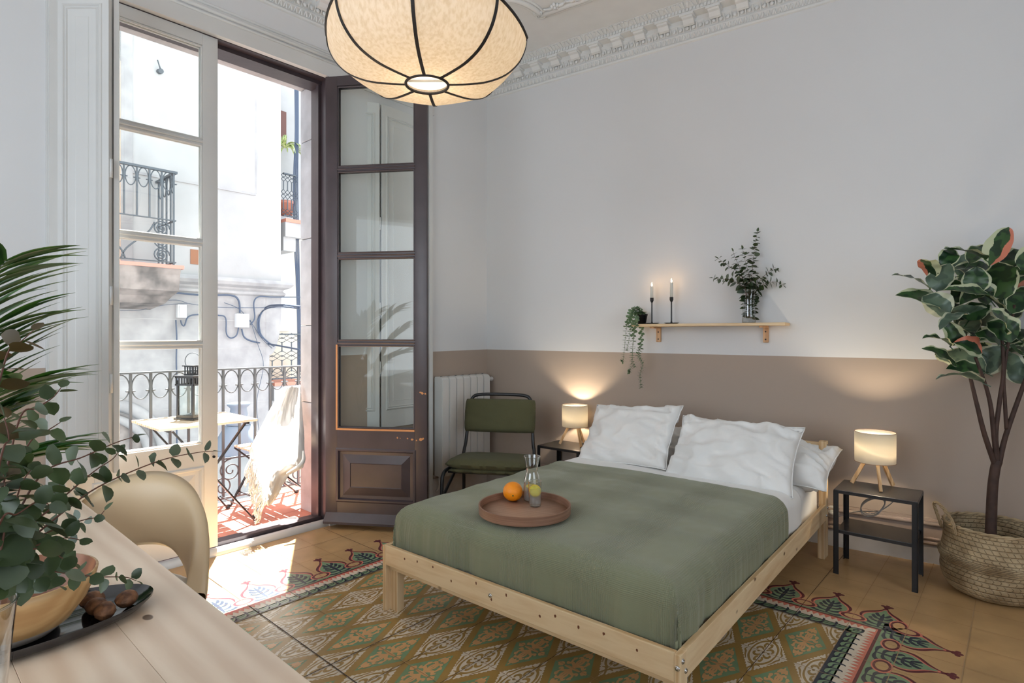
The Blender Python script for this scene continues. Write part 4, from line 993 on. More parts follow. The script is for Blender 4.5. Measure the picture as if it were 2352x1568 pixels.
# balcony of that house
bal = thing('balcony', 'stone balcony with iron railing high on the house opposite', 'balcony', (XF, 1, 0))
def lb2(v): return Vector(v)-Vector((XF, 1, 0))
XB = XF+.62; yE = on_x(400, 395, XB).y; zt = on_x(400, 395, XB).z; zf = on_x(400, 608, XB).z
b = B(); box(b, 0, .70, -3-1, yE+.08-1, zf-.05, zf-.01); obj('tile_edge', b, mat('pink_tile', srgb(205, 140, 125), .7), bal)
b = B(); pr = [(0, zf-.50), (.42, zf-.44), (.50, zf-.36), (.62, zf-.30), (.66, zf-.12), (.69, zf-.05), (0, zf-.05)]
a_ = [b.verts.new((x, -4, z)) for x, z in pr]; c_ = [b.verts.new((x, yE+.05-1-max(0, (zf-.30-z))*.6, z)) for x, z in pr]; b.faces.new(a_); b.faces.new(c_)
for k in range(7): b.faces.new((a_[k], a_[(k+1) % 7], c_[(k+1) % 7], c_[k]))
obj('slab', b, M['darkstain'], bal)
b = B(); box(b, .60, .64, -4, yE-1+.03, zt-.02, zt+.005); box(b, 0, .60, yE-1-.01, yE-1+.03, zt-.02, zt+.005); obj('handrail', b, M['grey_iron'], bal)
b = B(); 
for z in (zf+.02, zf+.50): box(b, .61, .63, -4, yE-1+.02, z, z+.012); box(b, 0, .61, yE-1, yE-1+.02, z, z+.012)
obj('lower_bar', b, M['grey_iron'], bal)
sp = .122
for k in range(18):
    y = yE-1-.005-k*sp; b = B(); box(b, .612, .628, y-.009, y+.009, zf+(.0 if k == 0 else .50), zt-.02)
    for s in (-1, 1): sphere(b, (.62, y+s*.022, zt-.14), .012, 1, 1.3, .6, 6, 4)
    obj('baluster', b, M['grey_iron'], bal)
    b = B(); tube(b, [(.62, y-sp/2+.050*sin(a*pi/9), zt-.125+.105*cos(a*pi/9)) for a in range(18)], .006, 5, closed=True); obj('ring', b, M['grey_iron'], bal)
for k in range(1, 5):
    x = .62-k*.14; b = B(); box(b, x-.009, x+.009, yE-1, yE-1+.016, zf+.02, zt-.02); obj('baluster', b, M['grey_iron'], bal)
    b = B(); tube(b, [(x+.07+.05*sin(a*pi/9), yE-1+.008, zt-.125+.105*cos(a*pi/9)) for a in range(18)], .006, 5, closed=True); obj('ring', b, M['grey_iron'], bal)
for k in range(8):
    b = B(); y = yE-1-.35-k*.30; s = 1 if k % 2 else -1
    tube(b, bez([(.62, y-.15*s, zf+.46), (.62, y-.10*s, zf+.36), (.62, y, zf+.26), (.62, y+.12*s, zf+.14), (.62, y+.17*s, zf+.03)], 5), .009, 6); obj('scroll', b, M['grey_iron'], bal)
for k in range(3):
    b = B(); cc_ = Vector((.62, yE-1-.13, zf+.10+k*.15)); tube(b, [cc_+Vector((0, (.085-.002*a)*cos(a*.45), (.085-.002*a)*sin(a*.45))) for a in range(40)], .008, 5); obj('scroll', b, M['grey_iron'], bal)
bm_ = B(); box(bm_, 0, .022, yE-1-2.2, yE-1-.35, zf, zf+2.4); obj('doorway', bm_, mat('peach_wall', srgb(215, 190, 170), .9), bal)
# cables, pipes and boxes on that wall
M['cable'] = mat('blue_grey_cable', srgb(72, 84, 104), .5); M['box'] = mat('white_junction_box', (.75, .76, .76, 1), .4)
def cable(pts, r, label, x=XF+.06, m=None, Zs=None, grp=None):
    b = B(); P_ = [FP(*p[:2], p[2] if len(p) > 2 else x) for p in pts]; tube(b, bez(P_, 6), r*.55, 6)
    tag(obj('cable', b, m or M['cable']), label, 'cable', grp)
cable([(270, 668), (340, 668), (400, 672), (470, 678), (530, 678), (548, 690), (551, 718)], .022, 'thick cable running under the stone ledge down into the right junction box')
cable([(690, 682), (625, 682), (595, 681), (583, 695), (585, 730), (575, 745)], .016, 'short cable bending down beside the stone corner under the ledge')
cable([(415, 735), (418, 745), (424, 747), (432, 728), (455, 722), (500, 724), (518, 730), (520, 765), (530, 776), (543, 770), (548, 752)], .016, 'cable sagging in a loop between the two junction boxes')
cable([(404, 735), (406, 780), (405, 830), (407, 900), (406, 1000), (410, 1080)], .016, 'vertical dark cable dropping from the left junction box')
cable([(270, 690), (340, 692), (405, 689), (440, 698), (520, 706), (690, 706)], .007, 'thin wire crossing the house wall above the junction boxes')
cable([(270, 712), (320, 712), (380, 700), (430, 697)], .006, 'thin wire drooping towards the left junction box')
cable([(515, 695), (550, 710), (580, 745), (600, 775), (625, 800)], .008, 'thin wire slanting down from the right junction box')
cable([(690, 704, -6.0), (645, 700, -6.9), (612, 705), (596, 730), (598, 765), (615, 785), (630, 795)], .022, 'thick cable looping round the rounded stone corner')
cable([(690, 709, -6.0), (640, 703, -6.9), (606, 712), (592, 735), (595, 765), (612, 782)], .018, 'second cable following the thick loop round the stone corner')
cable([(555, 755), (562, 775), (585, 785), (620, 790), (690, 803, -6.5)], .020, 'cable leaving the right junction box towards the right')
cable([(575, 735), (592, 790), (605, 840), (590, 920), (595, 990)], .007, 'thin wire hanging down the stone wall right of the junction boxes')
for k in range(5):
    cable([(676+k*2.2, 150, XF-.2), (678+k*1.8, 300, XF-.2), (674+k*2.5, 420, XF-.2), (676+k*2.6, 560, XF-.2), (680+k*2, 640, XF-.2), (684+k*1.5, 800, XF-.2), (680+k, 990, XF-.2)], .014, 'bundle of grey cables hanging down the far house wall', grp='hanging cable bundle')
for (x0, y0, x1, y1), lb_ in (((403, 699, 424, 730), 'left white junction box on the house wall, with a screwed lid'), ((538, 720, 567, 752), 'right white junction box on the house wall, larger and plain')):
    a = FP(x0, y0); c = FP(x1, y1); o = thing('junction_box', lb_, 'junction box', (XF, a.y, c.z))
    b = B(); box(b, .0, .08, 0, c.y-a.y, 0, a.z-c.z, None, 0, .01); obj('housing', b, M['box'], o)
    b = B(); box(b, .08, .10, .012, c.y-a.y-.012, .012, a.z-c.z-.012, None, 0, .006); obj('lid', b, M['box'], o)
# the next house along the street
X2 = XF-.7
h2 = thing('house', 'narrow strip of a second cream house further along the street, behind the cables', 'building', (X2, yR+.3, -4.5))
b = B(); box(b, -3, 0, -.3, 9, 0, 11.1); obj('upper_wall', b, M['facade'], h2)
a = FP(646, 525, X2); b = B(); box(b, 0, .02, -.3, 9, 0, a.z+4.5); obj('cream_wall', b, M['facade2'], h2)
b = B(); a = FP(650, 258, X2); c = FP(653, 335, X2); box(b, .0, .05, a.y-yR-.3-.25, a.y-yR-.3+.03, c.z+4.5, a.z+4.5); obj('window_frame', b, mat('brown_frame', srgb(105, 70, 62), .6), h2)
b = B(); a = FP(655, 550, X2); box(b, .02, .05, a.y-yR-.3-.3, a.y-yR-.3+.05, FP(655, 760, X2).z+4.5, a.z+4.5); obj('shutter', b, M['white_paint'], h2)
def lattice_balcony(name, pxs, y_top, y_bot, x, label, y_end=None):
    a = FP(pxs[0], y_top[0], x); c = FP(pxs[1], y_bot[1], x); H = FP(pxs[1], y_top[1], x).z-c.z; L_ = c.y-a.y
    r = thing('balcony', label, 'balcony', (x, a.y+.02, c.z))
    b = B(); box(b, -.6, .06, .0, L_+.1, -.30, -.09); box(b, -.5, .0, .0, L_, -.5, -.30); obj('slab', b, M['facade'], r)
    b = B(); box(b, -.6, .08, .0, L_+.12, -.09, -.04); obj('tile_edge', b, M['terracotta'], r)
    b = B(); box(b, -.02, .02, .0, L_, H-.02, H); obj('top_rail', b, M['grey_iron'], r); b = B(); box(b, -.01, .01, .0, L_, 0, .02); obj('lower_rail', b, M['grey_iron'], r)
    n = max(3, int(L_/.13)); w = L_/n
    for k in range(n+1):
        for q0, q1 in ((.16, .42), (.60, .82)): b = B(); box(b, -.006, .006, k*w-.006, k*w+.006, H*q0, H*q1); obj('baluster', b, M['grey_iron'], r)
        for zc_, hh in ((H*.90, .10*H), (H*.51, .11*H), (H*.09, .09*H)):
            for dz in (-.5, .5):
                b = B(); z = zc_+dz*hh*.9; q = [(0, k*w-w/2, z), (0, k*w, z+hh*.6), (0, k*w+w/2, z), (0, k*w, z-hh*.6)]
                tube(b, q, .006, 4, closed=True); obj('lattice', b, M['grey_iron'], r)
    return r
lattice_balcony('b', (648, 676), (394, 402), (497, 500), X2+.55, 'small upper balcony with diamond lattice railing on the far house')
lattice_balcony('b', (622, 688), (765, 766), (868, 868), X2+.55, 'lower balcony with diamond lattice railing beside the rounded stone corner')
a = FP(658, 495, X2+.4); pt = thing('flower_pot', 'terracotta pot behind the small upper lattice balcony railing', 'flower pot', (X2+.4, a.y, a.z))
b = B(); lathe(b, [(0, 0), (.08, 0), (.11, .17), (.12, .17), (.12, .21), (.10, .21), (.09, .15), (0, .15)], n=20); obj('pot', b, M['terracotta'], pt)
def strap_leaf(b, base, d, L_, w, droop, n=7, mi=0, twist=0):
    d = Vector(d).normalized(); s = d.cross(Vector((0,0,1)))
    if s.length < .05: s = Vector((1,0,0))
    s.normalize(); rows_ = []; p = Vector(base)
    for i in range(n+1):
        t = i/n; ww = w/2*(min(1, .35+2.2*t) if t < .45 else max(.02, (1-t)/.55)**.75)
        u = s.cross(d).normalized()
        c, l_, r_ = b.verts.new(p-u*ww*.25), b.verts.new(p+s*ww+u*ww*.1), b.verts.new(p-s*ww+u*ww*.1)
        rows_.append((l_, c, r_)); p = p+d*L_/n; d = (d+Vector((0,0,-droop/n))).normalized()
    for A_, C_ in zip(rows_, rows_[1:]):
        for k in (0, 1):
            f = b.faces.new((A_[k], A_[k+1], C_[k+1], C_[k])); f.material_index = mi; f.smooth = True
M['spider'] = mat('striped_green_leaf', srgb(120, 150, 80), .5, vscale=30, col2=srgb(200, 205, 140))
a = FP(655, 340, X2+.3); sp_ = thing('spider_plant', 'spiky green plant high on the far house wall, above its lattice balcony', 'plant', a)
b = B(); random.seed(4)
for k in range(30):
    th = random.uniform(0, 2*pi); strap_leaf(b, (0,0,0), (cos(th), sin(th), random.uniform(.3, 1.4)), random.uniform(.3, .6), .04, 2.4)
obj('foliage', b, M['spider'], sp_, keep=True)
# street lamp head below the balcony
a = at(548, 1010, 5.4); sl = thing('street_lamp', 'blue grey street lantern standing beyond the balcony railing', 'street lamp', (a.x, a.y, a.z-.12))
b = B(); lathe(b, [(0, .0), (.24, 0), (.25, .02), (.13, .24), (.12, .26), (0, .26)], n=6); obj('hood', b, M['oldblue'], sl)
b = B(); lathe(b, [(0, .26), (.10, .26), (.11, .28), (.075, .34), (.08, .36), (.07, .42), (.10, .45), (.10, .47), (0, .48)], n=20); obj('cap', b, M['oldblue'], sl)
b = B(); lathe(b, [(.21, 0), (.13, -.45), (0, -.45)], n=6); obj('glass_body', b, M['glass'], sl)
b = B(); tube(b, [(0, 0, -.45), (0, 0, -.60), (-.5, .1, -.9), (a.x*0-1.4, .3, -1.0)], .03, 8); obj('arm', b, M['oldblue'], sl)
# ============================================================ pendant lamp over the bed
pc = at(981, 194, 2.1); pc = pc; PX, PY = pc.x, pc.y; zR = pc.z
M['silk'] = shade_mat('cream_linen_shade', (.76, .70, .64, 1), .5, 90, (.86, .77, .64, 1)); M['ribbon'] = mat('black_ribbon', (.018, .015, .014, 1), .6)
pend = thing('pendant_lamp', 'large saucer shaped linen pendant lamp with black ribs, lit, hanging from the ceiling', 'lamp', (PX, PY, zR))
PR = [(.078, 0), (.15, .003), (.225, .012), (.295, .038), (.345, .082), (.370, .130), (.377, .172), (.370, .195), (.33, .232), (.26, .275), (.18, .312), (.10, .335)]
PRs = [(p.x*.965, p.z) for p in bez([(r, 0, z) for r, z in PR], 4)]
NR8, A0 = 8, .75
def pend_pt(r, z, a, push=1):
    k = (a-A0)/(2*pi/NR8); f_ = abs((k % 1)-.5)*2   # 1 at ribs, 0 mid panel
    q = cos(pi/NR8)/cos((abs((k % 1)-.5))*2*pi/NR8) if True else 1
    rr = r*(q*.55+.45)
    return Vector((rr*cos(a), rr*sin(a), z))
for k in range(NR8):
    b = B(); n = 9
    grid(b, lambda i, j: pend_pt(PRs[j][0], PRs[j][1], A0+(k+i/(n-1))*2*pi/NR8), n, len(PRs)); obj('shade_panel', b, M['silk'], pend, smooth=True)
    b = B(); a = A0+k*2*pi/NR8; d = Vector((-sin(a), cos(a), 0)); w = .0058
    for s0, s1 in zip(PRs, PRs[1:]):
        o0 = Vector((cos(a), sin(a), 0))*.0025
        for u0, u1 in ((-w, w),):
            vs = [Vector((s0[0]*cos(a), s0[0]*sin(a), s0[1]-.001))+o0+d*u0, Vector((s0[0]*cos(a), s0[0]*sin(a), s0[1]-.001))+o0+d*u1, Vector((s1[0]*cos(a), s1[0]*sin(a), s1[1]-.001))+o0+d*u1, Vector((s1[0]*cos(a), s1[0]*sin(a), s1[1]-.001))+o0+d*u0]
            b.faces.new([b.verts.new(v) for v in vs])
    o = obj('rib', b, M['ribbon'], pend); sm = o.modifiers.new('thickness', 'SOLIDIFY'); sm.thickness = .002; sm.offset = 0
for r, z, nm in ((.364, .176, 'equator_ring'), (.077, -.001, 'bottom_ring'), (.098, .336, 'top_ring')):
    b = B(); pts = [pend_pt(r+.002, z, A0+i*2*pi/64) if r > .1 else Vector((r*cos(i*2*pi/64), r*sin(i*2*pi/64), z)) for i in range(64)]; tube(b, pts, .0052, 8, closed=True); obj(nm, b, M['ribbon'], pend)
b = B(); lathe(b, [(0, .012), (.078, .012)], n=32); obj('diffuser', b, shade_mat('diffuser', (.95, .94, .9, 1), .85), pend)
b = B(); beam(b, (-.074*CA+.012, -.074*SA-.012, .006), (.074*CA+.012, .074*SA-.012, .006), .004, .008); obj('diffuser_bar', b, M['linen'], pend)
b = B(); sphere(b, (0, 0, .19), .045, nu=20, nv=14); obj('bulb', b, emit('pendant_bulb', (1, .84, .62, 1), 16), pend)
b = B(); lathe(b, [(0, .235), (.02, .235), (.02, .30), (0, .30)], n=14); obj('socket', b, M['black_metal'], pend)
b = B(); tube(b, [(0, 0, .30), (0, 0, CZ-zR-.03)], .0035, 8); obj('cord', b, M['black_metal'], pend)
b = B(); lathe(b, [(0, CZ-zR), (.05, CZ-zR), (.045, CZ-zR-.03), (0, CZ-zR-.035)], n=20); obj('ceiling_rose', b, M['white_paint'], pend)
for a in range(3):
    b = B(); tube(b, [(.02*cos(a*2.09), .02*sin(a*2.09), .29), (.096*cos(a*2.09), .096*sin(a*2.09), .334)], .0015, 5); obj('spoke', b, M['black_metal'], pend)
lamp('pendant_light', 'POINT', (PX, PY, zR+.19), 15, (1, .80, .55), shadow_soft_size=.05)

# ============================================================ greenery
def leaf_round(b, p, d, nrm, L_, w, fold=.15, curl=.1, mi=0, n=5):
    """broad leaf: base p, direction d, face normal nrm"""
    d = Vector(d).normalized(); s = d.cross(Vector(nrm)); s = s.normalized() if s.length > 1e-4 else d.orthogonal().normalized(); u = s.cross(d)
    rows_ = []
    lay = b.loops.layers.uv.verify()
    for i in range(n+1):
        t = i/n; ww = w/2*max(.0, sin(pi*t**.8))**.62; c = p+d*L_*t+u*(-curl*L_*t*t)
        rows_.append([b.verts.new(c-s*ww+u*ww*fold), b.verts.new(c), b.verts.new(c+s*ww+u*ww*fold)] if 0 < i < n else [b.verts.new(c)]*3)
    for i, (A_, C_) in enumerate(zip(rows_, rows_[1:])):
        for k in (0, 1):
            vs = []; uvs = []
            for v, uv_ in ((A_[k], (i/n, k-1)), (A_[k+1], (i/n, k)), (C_[k+1], ((i+1)/n, k)), (C_[k], ((i+1)/n, k-1))):
                if v not in vs: vs.append(v); uvs.append(uv_)
            if len(vs) > 2:
                f = b.faces.new(vs); f.material_index = mi; f.smooth = True
                for l, q in zip(f.loops, uvs): l[lay].uv = q
def leafmat(name, c, c2, rough=.5, back=None, tr=.12):
    m = mat(name, c, rough, vscale=14, col2=c2); nt = m.node_tree; N = nt.nodes; L = nt.links; p = N['Principled BSDF']; out = N['Material Output']
    t = N.new('ShaderNodeBsdfTranslucent'); t.inputs[0].default_value = (c2[0]*1.6, c2[1]*1.9, c2[2]*.7, 1)
    mx = N.new('ShaderNodeMixShader'); mx.inputs[0].default_value = tr; L.new(p.outputs[0], mx.inputs[1]); L.new(t.outputs[0], mx.inputs[2]); L.new(mx.outputs[0], out.inputs[0]); return m
M['euc'] = leafmat('eucalyptus_leaf', srgb(44, 58, 36), srgb(68, 84, 52)); M['euc2'] = leafmat('eucalyptus_pale_leaf', srgb(74, 86, 72), srgb(100, 112, 98)); M['euc_red'] = leafmat('eucalyptus_red_leaf', srgb(62, 52, 32), srgb(84, 68, 38)); M['twig'] = mat('reddish_twig', srgb(98, 62, 48), .6)
def euc_branch(path, r0, size, step, label, group, seed, parent=None, grow=1.0, tip_small=.45, mats=None, cat='eucalyptus branch', start=0):
    """path: room points from the vase outwards; pairs of round leaves along it"""
    random.seed(seed); P_ = bez([Vector(p) for p in path], 10)
    root = thing('eucalyptus_branch', label, cat, P_[0], 0, group); o0 = P_[0]
    Q_ = [p-o0 for p in P_]; b = B(); n = len(Q_)
    tube(b, Q_, [r0*(1-.7*i/(n-1)) for i in range(n)], 6); obj('stem', b, M['twig'], root)
    b = B(); acc = 0; tot = sum((Q_[i+1]-Q_[i]).length for i in range(n-1)); dist = 0; ang = random.uniform(0, pi)
    nxt = start
    for i in range(n-1):
        seg = (Q_[i+1]-Q_[i]); l = seg.length
        while nxt <= dist+l:
            p = Q_[i]+seg*((nxt-dist)/l); d = seg.normalized(); t = nxt/tot; sz = size*(1-(1-tip_small)*max(0, (t-.5)*2)**1.5)*random.uniform(.8, 1.15)
            u = d.orthogonal().normalized(); v = d.cross(u); ang += pi/2+random.uniform(-.4, .4)
            for s in (0, pi):
                side_ = u*cos(ang+s)+v*sin(ang+s); dd = (side_*1.0+d*random.uniform(.1, .55)+Vector((0, 0, random.uniform(-.5, .05)))).normalized()
                nr = (d+Vector((random.uniform(-.6, .6), random.uniform(-.6, .6), random.uniform(-.3, .6)))).normalized()
                leaf_round(b, p+dd*sz*.06, dd, nr, sz, sz*random.uniform(.72, .95), random.uniform(.05, .3), random.uniform(-.1, .3), random.choice((0, 0, 0, 1)))
            nxt += step*random.uniform(.85, 1.15)
        dist += l
    leaf_round(b, Q_[-1], (Q_[-1]-Q_[-3]).normalized(), Vector((0, .3, 1)), size*tip_small, size*tip_small*.6, .2, .1, 0)
    ms = mats or [M['euc'], M['euc2']]
    obj('leaves', b, ms, root, keep=True, smooth=True)
    return root
# vase on the wall shelf
vs_ = wp(2.16, .10, ZS)
vase = thing('glass_vase', 'clear glass vase holding eucalyptus on the wall shelf', 'vase', vs_)
b = B(); lathe(b, [(0, .003), (.036, .003), (.043, .010), (.041, .06), (.036, .11), (.036, .14), (.044, .19), (.048, .215)], n=32); obj('glass_body', b, M['thick_glass'], vase)
b = B(); lathe(b, [(0, 0), (.040, 0), (.043, .008), (0, .0085)], n=28); obj('base', b, M['thick_glass'], vase)
Zv = (vs_.y*CA-vs_.x*SA)
def E(pxs, dz=0): return [off_wall(at(x, y, Zv+dz*i/(len(pxs)-1)), .05) for i, (x, y) in enumerate(pxs)]
shelf_branches = [
 ([(1724, 730), (1722, 680), (1728, 620), (1733, 570), (1740, 532)], .10, 'tallest upright eucalyptus branch in the shelf vase'),
 ([(1720, 725), (1716, 670), (1700, 630), (1665, 605), (1650, 594)], .06, 'eucalyptus branch leaning to the upper left in the shelf vase'),
 ([(1722, 728), (1714, 672), (1696, 650), (1665, 641), (1637, 638)], -.05, 'eucalyptus branch reaching furthest left and lowest in the shelf vase'),
 ([(1726, 728), (1732, 672), (1750, 640), (1780, 618), (1788, 620)], .06, 'eucalyptus branch leaning to the upper right in the shelf vase'),
 ([(1722, 726), (1732, 675), (1756, 652), (1785, 648), (1800, 656)], -.04, 'eucalyptus branch spreading low to the right in the shelf vase'),
 ([(1718, 728), (1712, 670), (1700, 620), (1688, 590), (1684, 578)], .10, 'short eucalyptus branch left of the tallest one in the shelf vase'),
 ([(1722, 728), (1724, 670), (1722, 640), (1712, 600), (1706, 572)], .0, 'eucalyptus branch close to the left of the upright one in the shelf vase'),
 ([(1720, 720), (1716, 690), (1712, 660), (1724, 645), (1745, 640)], -.06, 'short leafy eucalyptus branch filling the front of the shelf vase')]
for i, (pp, dz, lb_) in enumerate(shelf_branches):
    euc_branch(E(pp, min(dz, .02)), .0018, .046, .020, lb_, 'eucalyptus branches in the shelf vase', 40+i, tip_small=.6, start=.0 if i in (0, 3, 7) else .09)
# trailing plant in a black pot
tp = wp(1.44, .095, ZS)
tr_ = thing('trailing_plant', 'artificial trailing plant in a small black pot at the left end of the shelf', 'plant', tp)
b = B(); lathe(b, [(0, 0), (.028, 0), (.040, .062), (.042, .062), (.042, .074), (.036, .074), (.034, .06), (0, .06)], n=24); obj('pot', b, M['black_metal'], tr_)
M['trail'] = leafmat('trailing_leaf', srgb(84, 110, 82), srgb(116, 138, 108)); ZTp = tp.y*CA-tp.x*SA
trails = [[(1470, 708), (1452, 712), (1441, 740), (1436, 780), (1432, 822), (1428, 830)], [(1472, 706), (1456, 716), (1449, 750), (1443, 790), (1440, 805)], [(1474, 712), (1462, 730), (1455, 770), (1452, 820), (1448, 850), (1444, 853)],
          [(1474, 712), (1474, 740), (1472, 790), (1466, 815), (1476, 835), (1470, 862), (1473, 890)], [(1472, 706), (1466, 720), (1460, 745), (1452, 815), (1458, 843)]]
for k, tr in enumerate(trails):
    random.seed(60+k); P_ = bez([at(x, y, ZTp-(.0 if i < 2 else .10)) - tp for i, (x, y) in enumerate(tr)], 8)
    b = B(); tube(b, P_, .0012, 5)
    for i in range(2, len(P_), 1):
        d = (P_[i]-P_[i-1]).normalized(); a = i*1.57
        for s in (0, pi):
            u = d.orthogonal().normalized(); v = d.cross(u); dd = (u*cos(a+s)+v*sin(a+s)+d*.2).normalized(); sz = .023*random.uniform(.8, 1.2)
            leaf_round(b, P_[i], dd, d+Vector((0, 0, .6)), sz, sz*.8, .1, .1, 0, 4)
    obj('trail', b, M['trail'], tr_, keep=True, smooth=True)
b = B(); random.seed(66)
for k in range(120):
    a = random.uniform(0, 2*pi); r = random.uniform(0, .045); p = Vector((r*cos(a)-.008, r*sin(a)-.01, .065+.035*random.random()*(1-r/.06)))
    leaf_round(b, p, Vector((cos(a), sin(a), random.uniform(-.2, .8))), Vector((0, 0, 1)), .022, .017, .1, .2, 0, 4)
obj('foliage', b, M['trail'], tr_, keep=True, smooth=True)

# variegated rubber plant in a seagrass basket
def vari_mat(name, pink=False, dark=srgb(26, 52, 30), mid=srgb(52, 84, 44), cream=srgb(190, 196, 160)):
    m = bpy.data.materials.new(name); m.use_nodes = True; nt = m.node_tree; N = nt.nodes; L = nt.links; p = N['Principled BSDF']; p.inputs['Roughness'].default_value = .38
    tc = N.new('ShaderNodeTexCoord'); sx = N.new('ShaderNodeSeparateXYZ'); L.new(tc.outputs['UV'], sx.inputs[0])
    ab = N.new('ShaderNodeMath'); ab.operation = 'ABSOLUTE'; L.new(sx.outputs[1], ab.inputs[0])
    nz = N.new('ShaderNodeTexNoise'); nz.inputs['Scale'].default_value = 9; nz.inputs['Detail'].default_value = 5; L.new(tc.outputs['Object'], nz.inputs[0])
    n2 = N.new('ShaderNodeTexNoise'); n2.inputs['Scale'].default_value = 22; n2.inputs['Detail'].default_value = 1; L.new(tc.outputs['Object'], n2.inputs[0])
    s = N.new('ShaderNodeMath'); s.operation = 'MULTIPLY_ADD'; s.inputs[1].default_value = 1.25; L.new(nz.outputs[0], s.inputs[0]); L.new(ab.outputs[0], s.inputs[2])
    r = N.new('ShaderNodeMapRange'); r.inputs[1].default_value = 1.42; r.inputs[2].default_value = 1.46; L.new(s.outputs[0], r.inputs[0])
    g = N.new('ShaderNodeMix'); g.data_type = 'RGBA'; r2 = N.new('ShaderNodeMapRange'); r2.inputs[1].default_value = .47; r2.inputs[2].default_value = .53; L.new(n2.outputs[0], r2.inputs[0]); L.new(r2.outputs[0], g.inputs[0]); g.inputs[6].default_value = dark; g.inputs[7].default_value = mid
    c = N.new('ShaderNodeMix'); c.data_type = 'RGBA'; L.new(r.outputs[0], c.inputs[0]); L.new(g.outputs[2], c.inputs[6])
    if pink:
        pk = N.new('ShaderNodeMix'); pk.data_type = 'RGBA'; gt = N.new('ShaderNodeMath'); gt.operation = 'GREATER_THAN'; gt.inputs[1].default_value = 0; L.new(sx.outputs[1], gt.inputs[0]); L.new(gt.outputs[0], pk.inputs[0]); pk.inputs[6].default_value = cream; pk.inputs[7].default_value = srgb(216, 130, 104)
        L.new(pk.outputs[2], c.inputs[7]); r.inputs[1].default_value = 1.02; r.inputs[2].default_value = 1.05
    else: c.inputs[7].default_value = cream
    L.new(c.outputs[2], p.inputs['Base Color'])
    return m
RV = [vari_mat('variegated_leaf'), vari_mat('variegated_pink_leaf', True), vari_mat('grey_green_leaf', False, srgb(72, 92, 78), srgb(92, 112, 94), srgb(186, 190, 164))]
bc = Vector((-.115, 3.70, 0)); bk = thing('basket', 'woven seagrass belly basket with a rope handle, standing right of the bedside table', 'basket', bc)
def weave_mat():
    m = mat('seagrass', srgb(186, 164, 130), .8, vscale=9, col2=srgb(138, 114, 82)); nt = m.node_tree; N = nt.nodes; L = nt.links; p = N['Principled BSDF']
    tc = N.new('ShaderNodeTexCoord'); br = N.new('ShaderNodeTexBrick'); br.inputs['Scale'].default_value = 1; br.inputs['Brick Width'].default_value = .028; br.inputs['Row Height'].default_value = .0115; br.inputs['Mortar Size'].default_value = .0022; br.inputs['Mortar Smooth'].default_value = 1; L.new(tc.outputs['UV'], br.inputs[0])
    bp = N.new('ShaderNodeBump'); bp.invert = True; bp.inputs['Strength'].default_value = .9; bp.inputs['Distance'].default_value = .006; L.new(br.outputs['Fac'], bp.inputs['Height']); L.new(bp.outputs[0], p.inputs['Normal']); return m
M['weave'] = weave_mat()
BPf = [(.12, .0), (.165, .010), (.198, .045), (.214, .10), (.213, .145), (.222, .170), (.224, .188), (.212, .205), (.204, .25), (.200, .30), (.201, .335), (.195, .335), (.194, .31), (.196, .26), (.20, .2), (.16, .03), (0, .02)]
b = B(); PB = [(p.x, p.z) for p in bez([(r, 0, z) for r, z in BPf], 4)]; n = 72
grid(b, lambda i, j: Vector((PB[j][0]*cos(i*2*pi/n)*(1+.012*noise.noise(Vector((cos(i*2*pi/n)*2, sin(i*2*pi/n)*2, PB[j][1]*6)))), PB[j][0]*sin(i*2*pi/n), PB[j][1]+.004*noise.noise(Vector((cos(i*2*pi/n)*2, sin(i*2*pi/n)*2, 3))))), n, len(PB), uv=lambda i, j: (i*.0185+(.009 if j % 2 else 0), j*.0062), wrapu=True)
obj('basket_body', b, M['weave'], bk)
b = B(); pts = []
for i in range(140):
    a = i*2*pi/140; pts.append(((.199*cos(a)), .199*sin(a), .336+.0)); 
for ph in (0, pi): tube(b, [Vector((p[0], p[1], p[2]))+Vector((cos(i*.55+ph)*.004*p[0]/.2, cos(i*.55+ph)*.004*p[1]/.2, sin(i*.55+ph)*.004)) for i, p in enumerate(pts)], .0052, 6, closed=True)
obj('braided_rim', b, M['weave'], bk)
for aa in (radians(214), radians(20)):
    c0_ = Vector((.202*cos(aa), .202*sin(aa), .30)); t_ = Vector((-sin(aa), cos(aa), 0)); o_ = Vector((cos(aa), sin(aa), 0))
    base = bez([c0_-t_*.055, c0_-t_*.06+Vector((0,0,.07))+o_*.02, c0_-t_*.03+Vector((0,0,.13))+o_*.05, c0_+t_*.03+Vector((0,0,.13))+o_*.05, c0_+t_*.06+Vector((0,0,.07))+o_*.02, c0_+t_*.055], 10)
    b = B()
    for ph in (0, 2.1, 4.2): tube(b, [p+o_*cos(i*.6+ph)*.005+Vector((0,0,1))*sin(i*.6+ph)*.004 for i, p in enumerate(base)], .0042, 6)
    obj('handle', b, M['weave'], bk)
b = B(); lathe(b, [(0, .24), (.186, .24), (.186, .22), (0, .22)], n=30); obj('inner_fill', b, mat('dark_basket_fill', srgb(62, 48, 34), .95), bk)
rp = thing('rubber_plant', 'tall rubber plant with cream edged leaves growing from the seagrass basket', 'plant', bc)
Zp = bc.y*CA-bc.x*SA
def R2(x, y, dz=0): return off_wall(at(x, y, Zp+dz), .03)-bc
M['trunk'] = mat('brown_trunk', srgb(66, 46, 38), .7, var=.25, vscale=20, bump=.4, bscale=40)
def limb(pts, r): 
    b = B(); P_ = bez([R2(*p) for p in pts], 8); n = len(P_); tube(b, P_, [r[0]+(r[1]-r[0])*i/(n-1) for i in range(n)], 9); return b
obj('trunk', limb([(2275, 1236), (2277, 1180), (2280, 1120), (2286, 1075), (2292, 1058)], (.024, .020)), M['trunk'], rp)
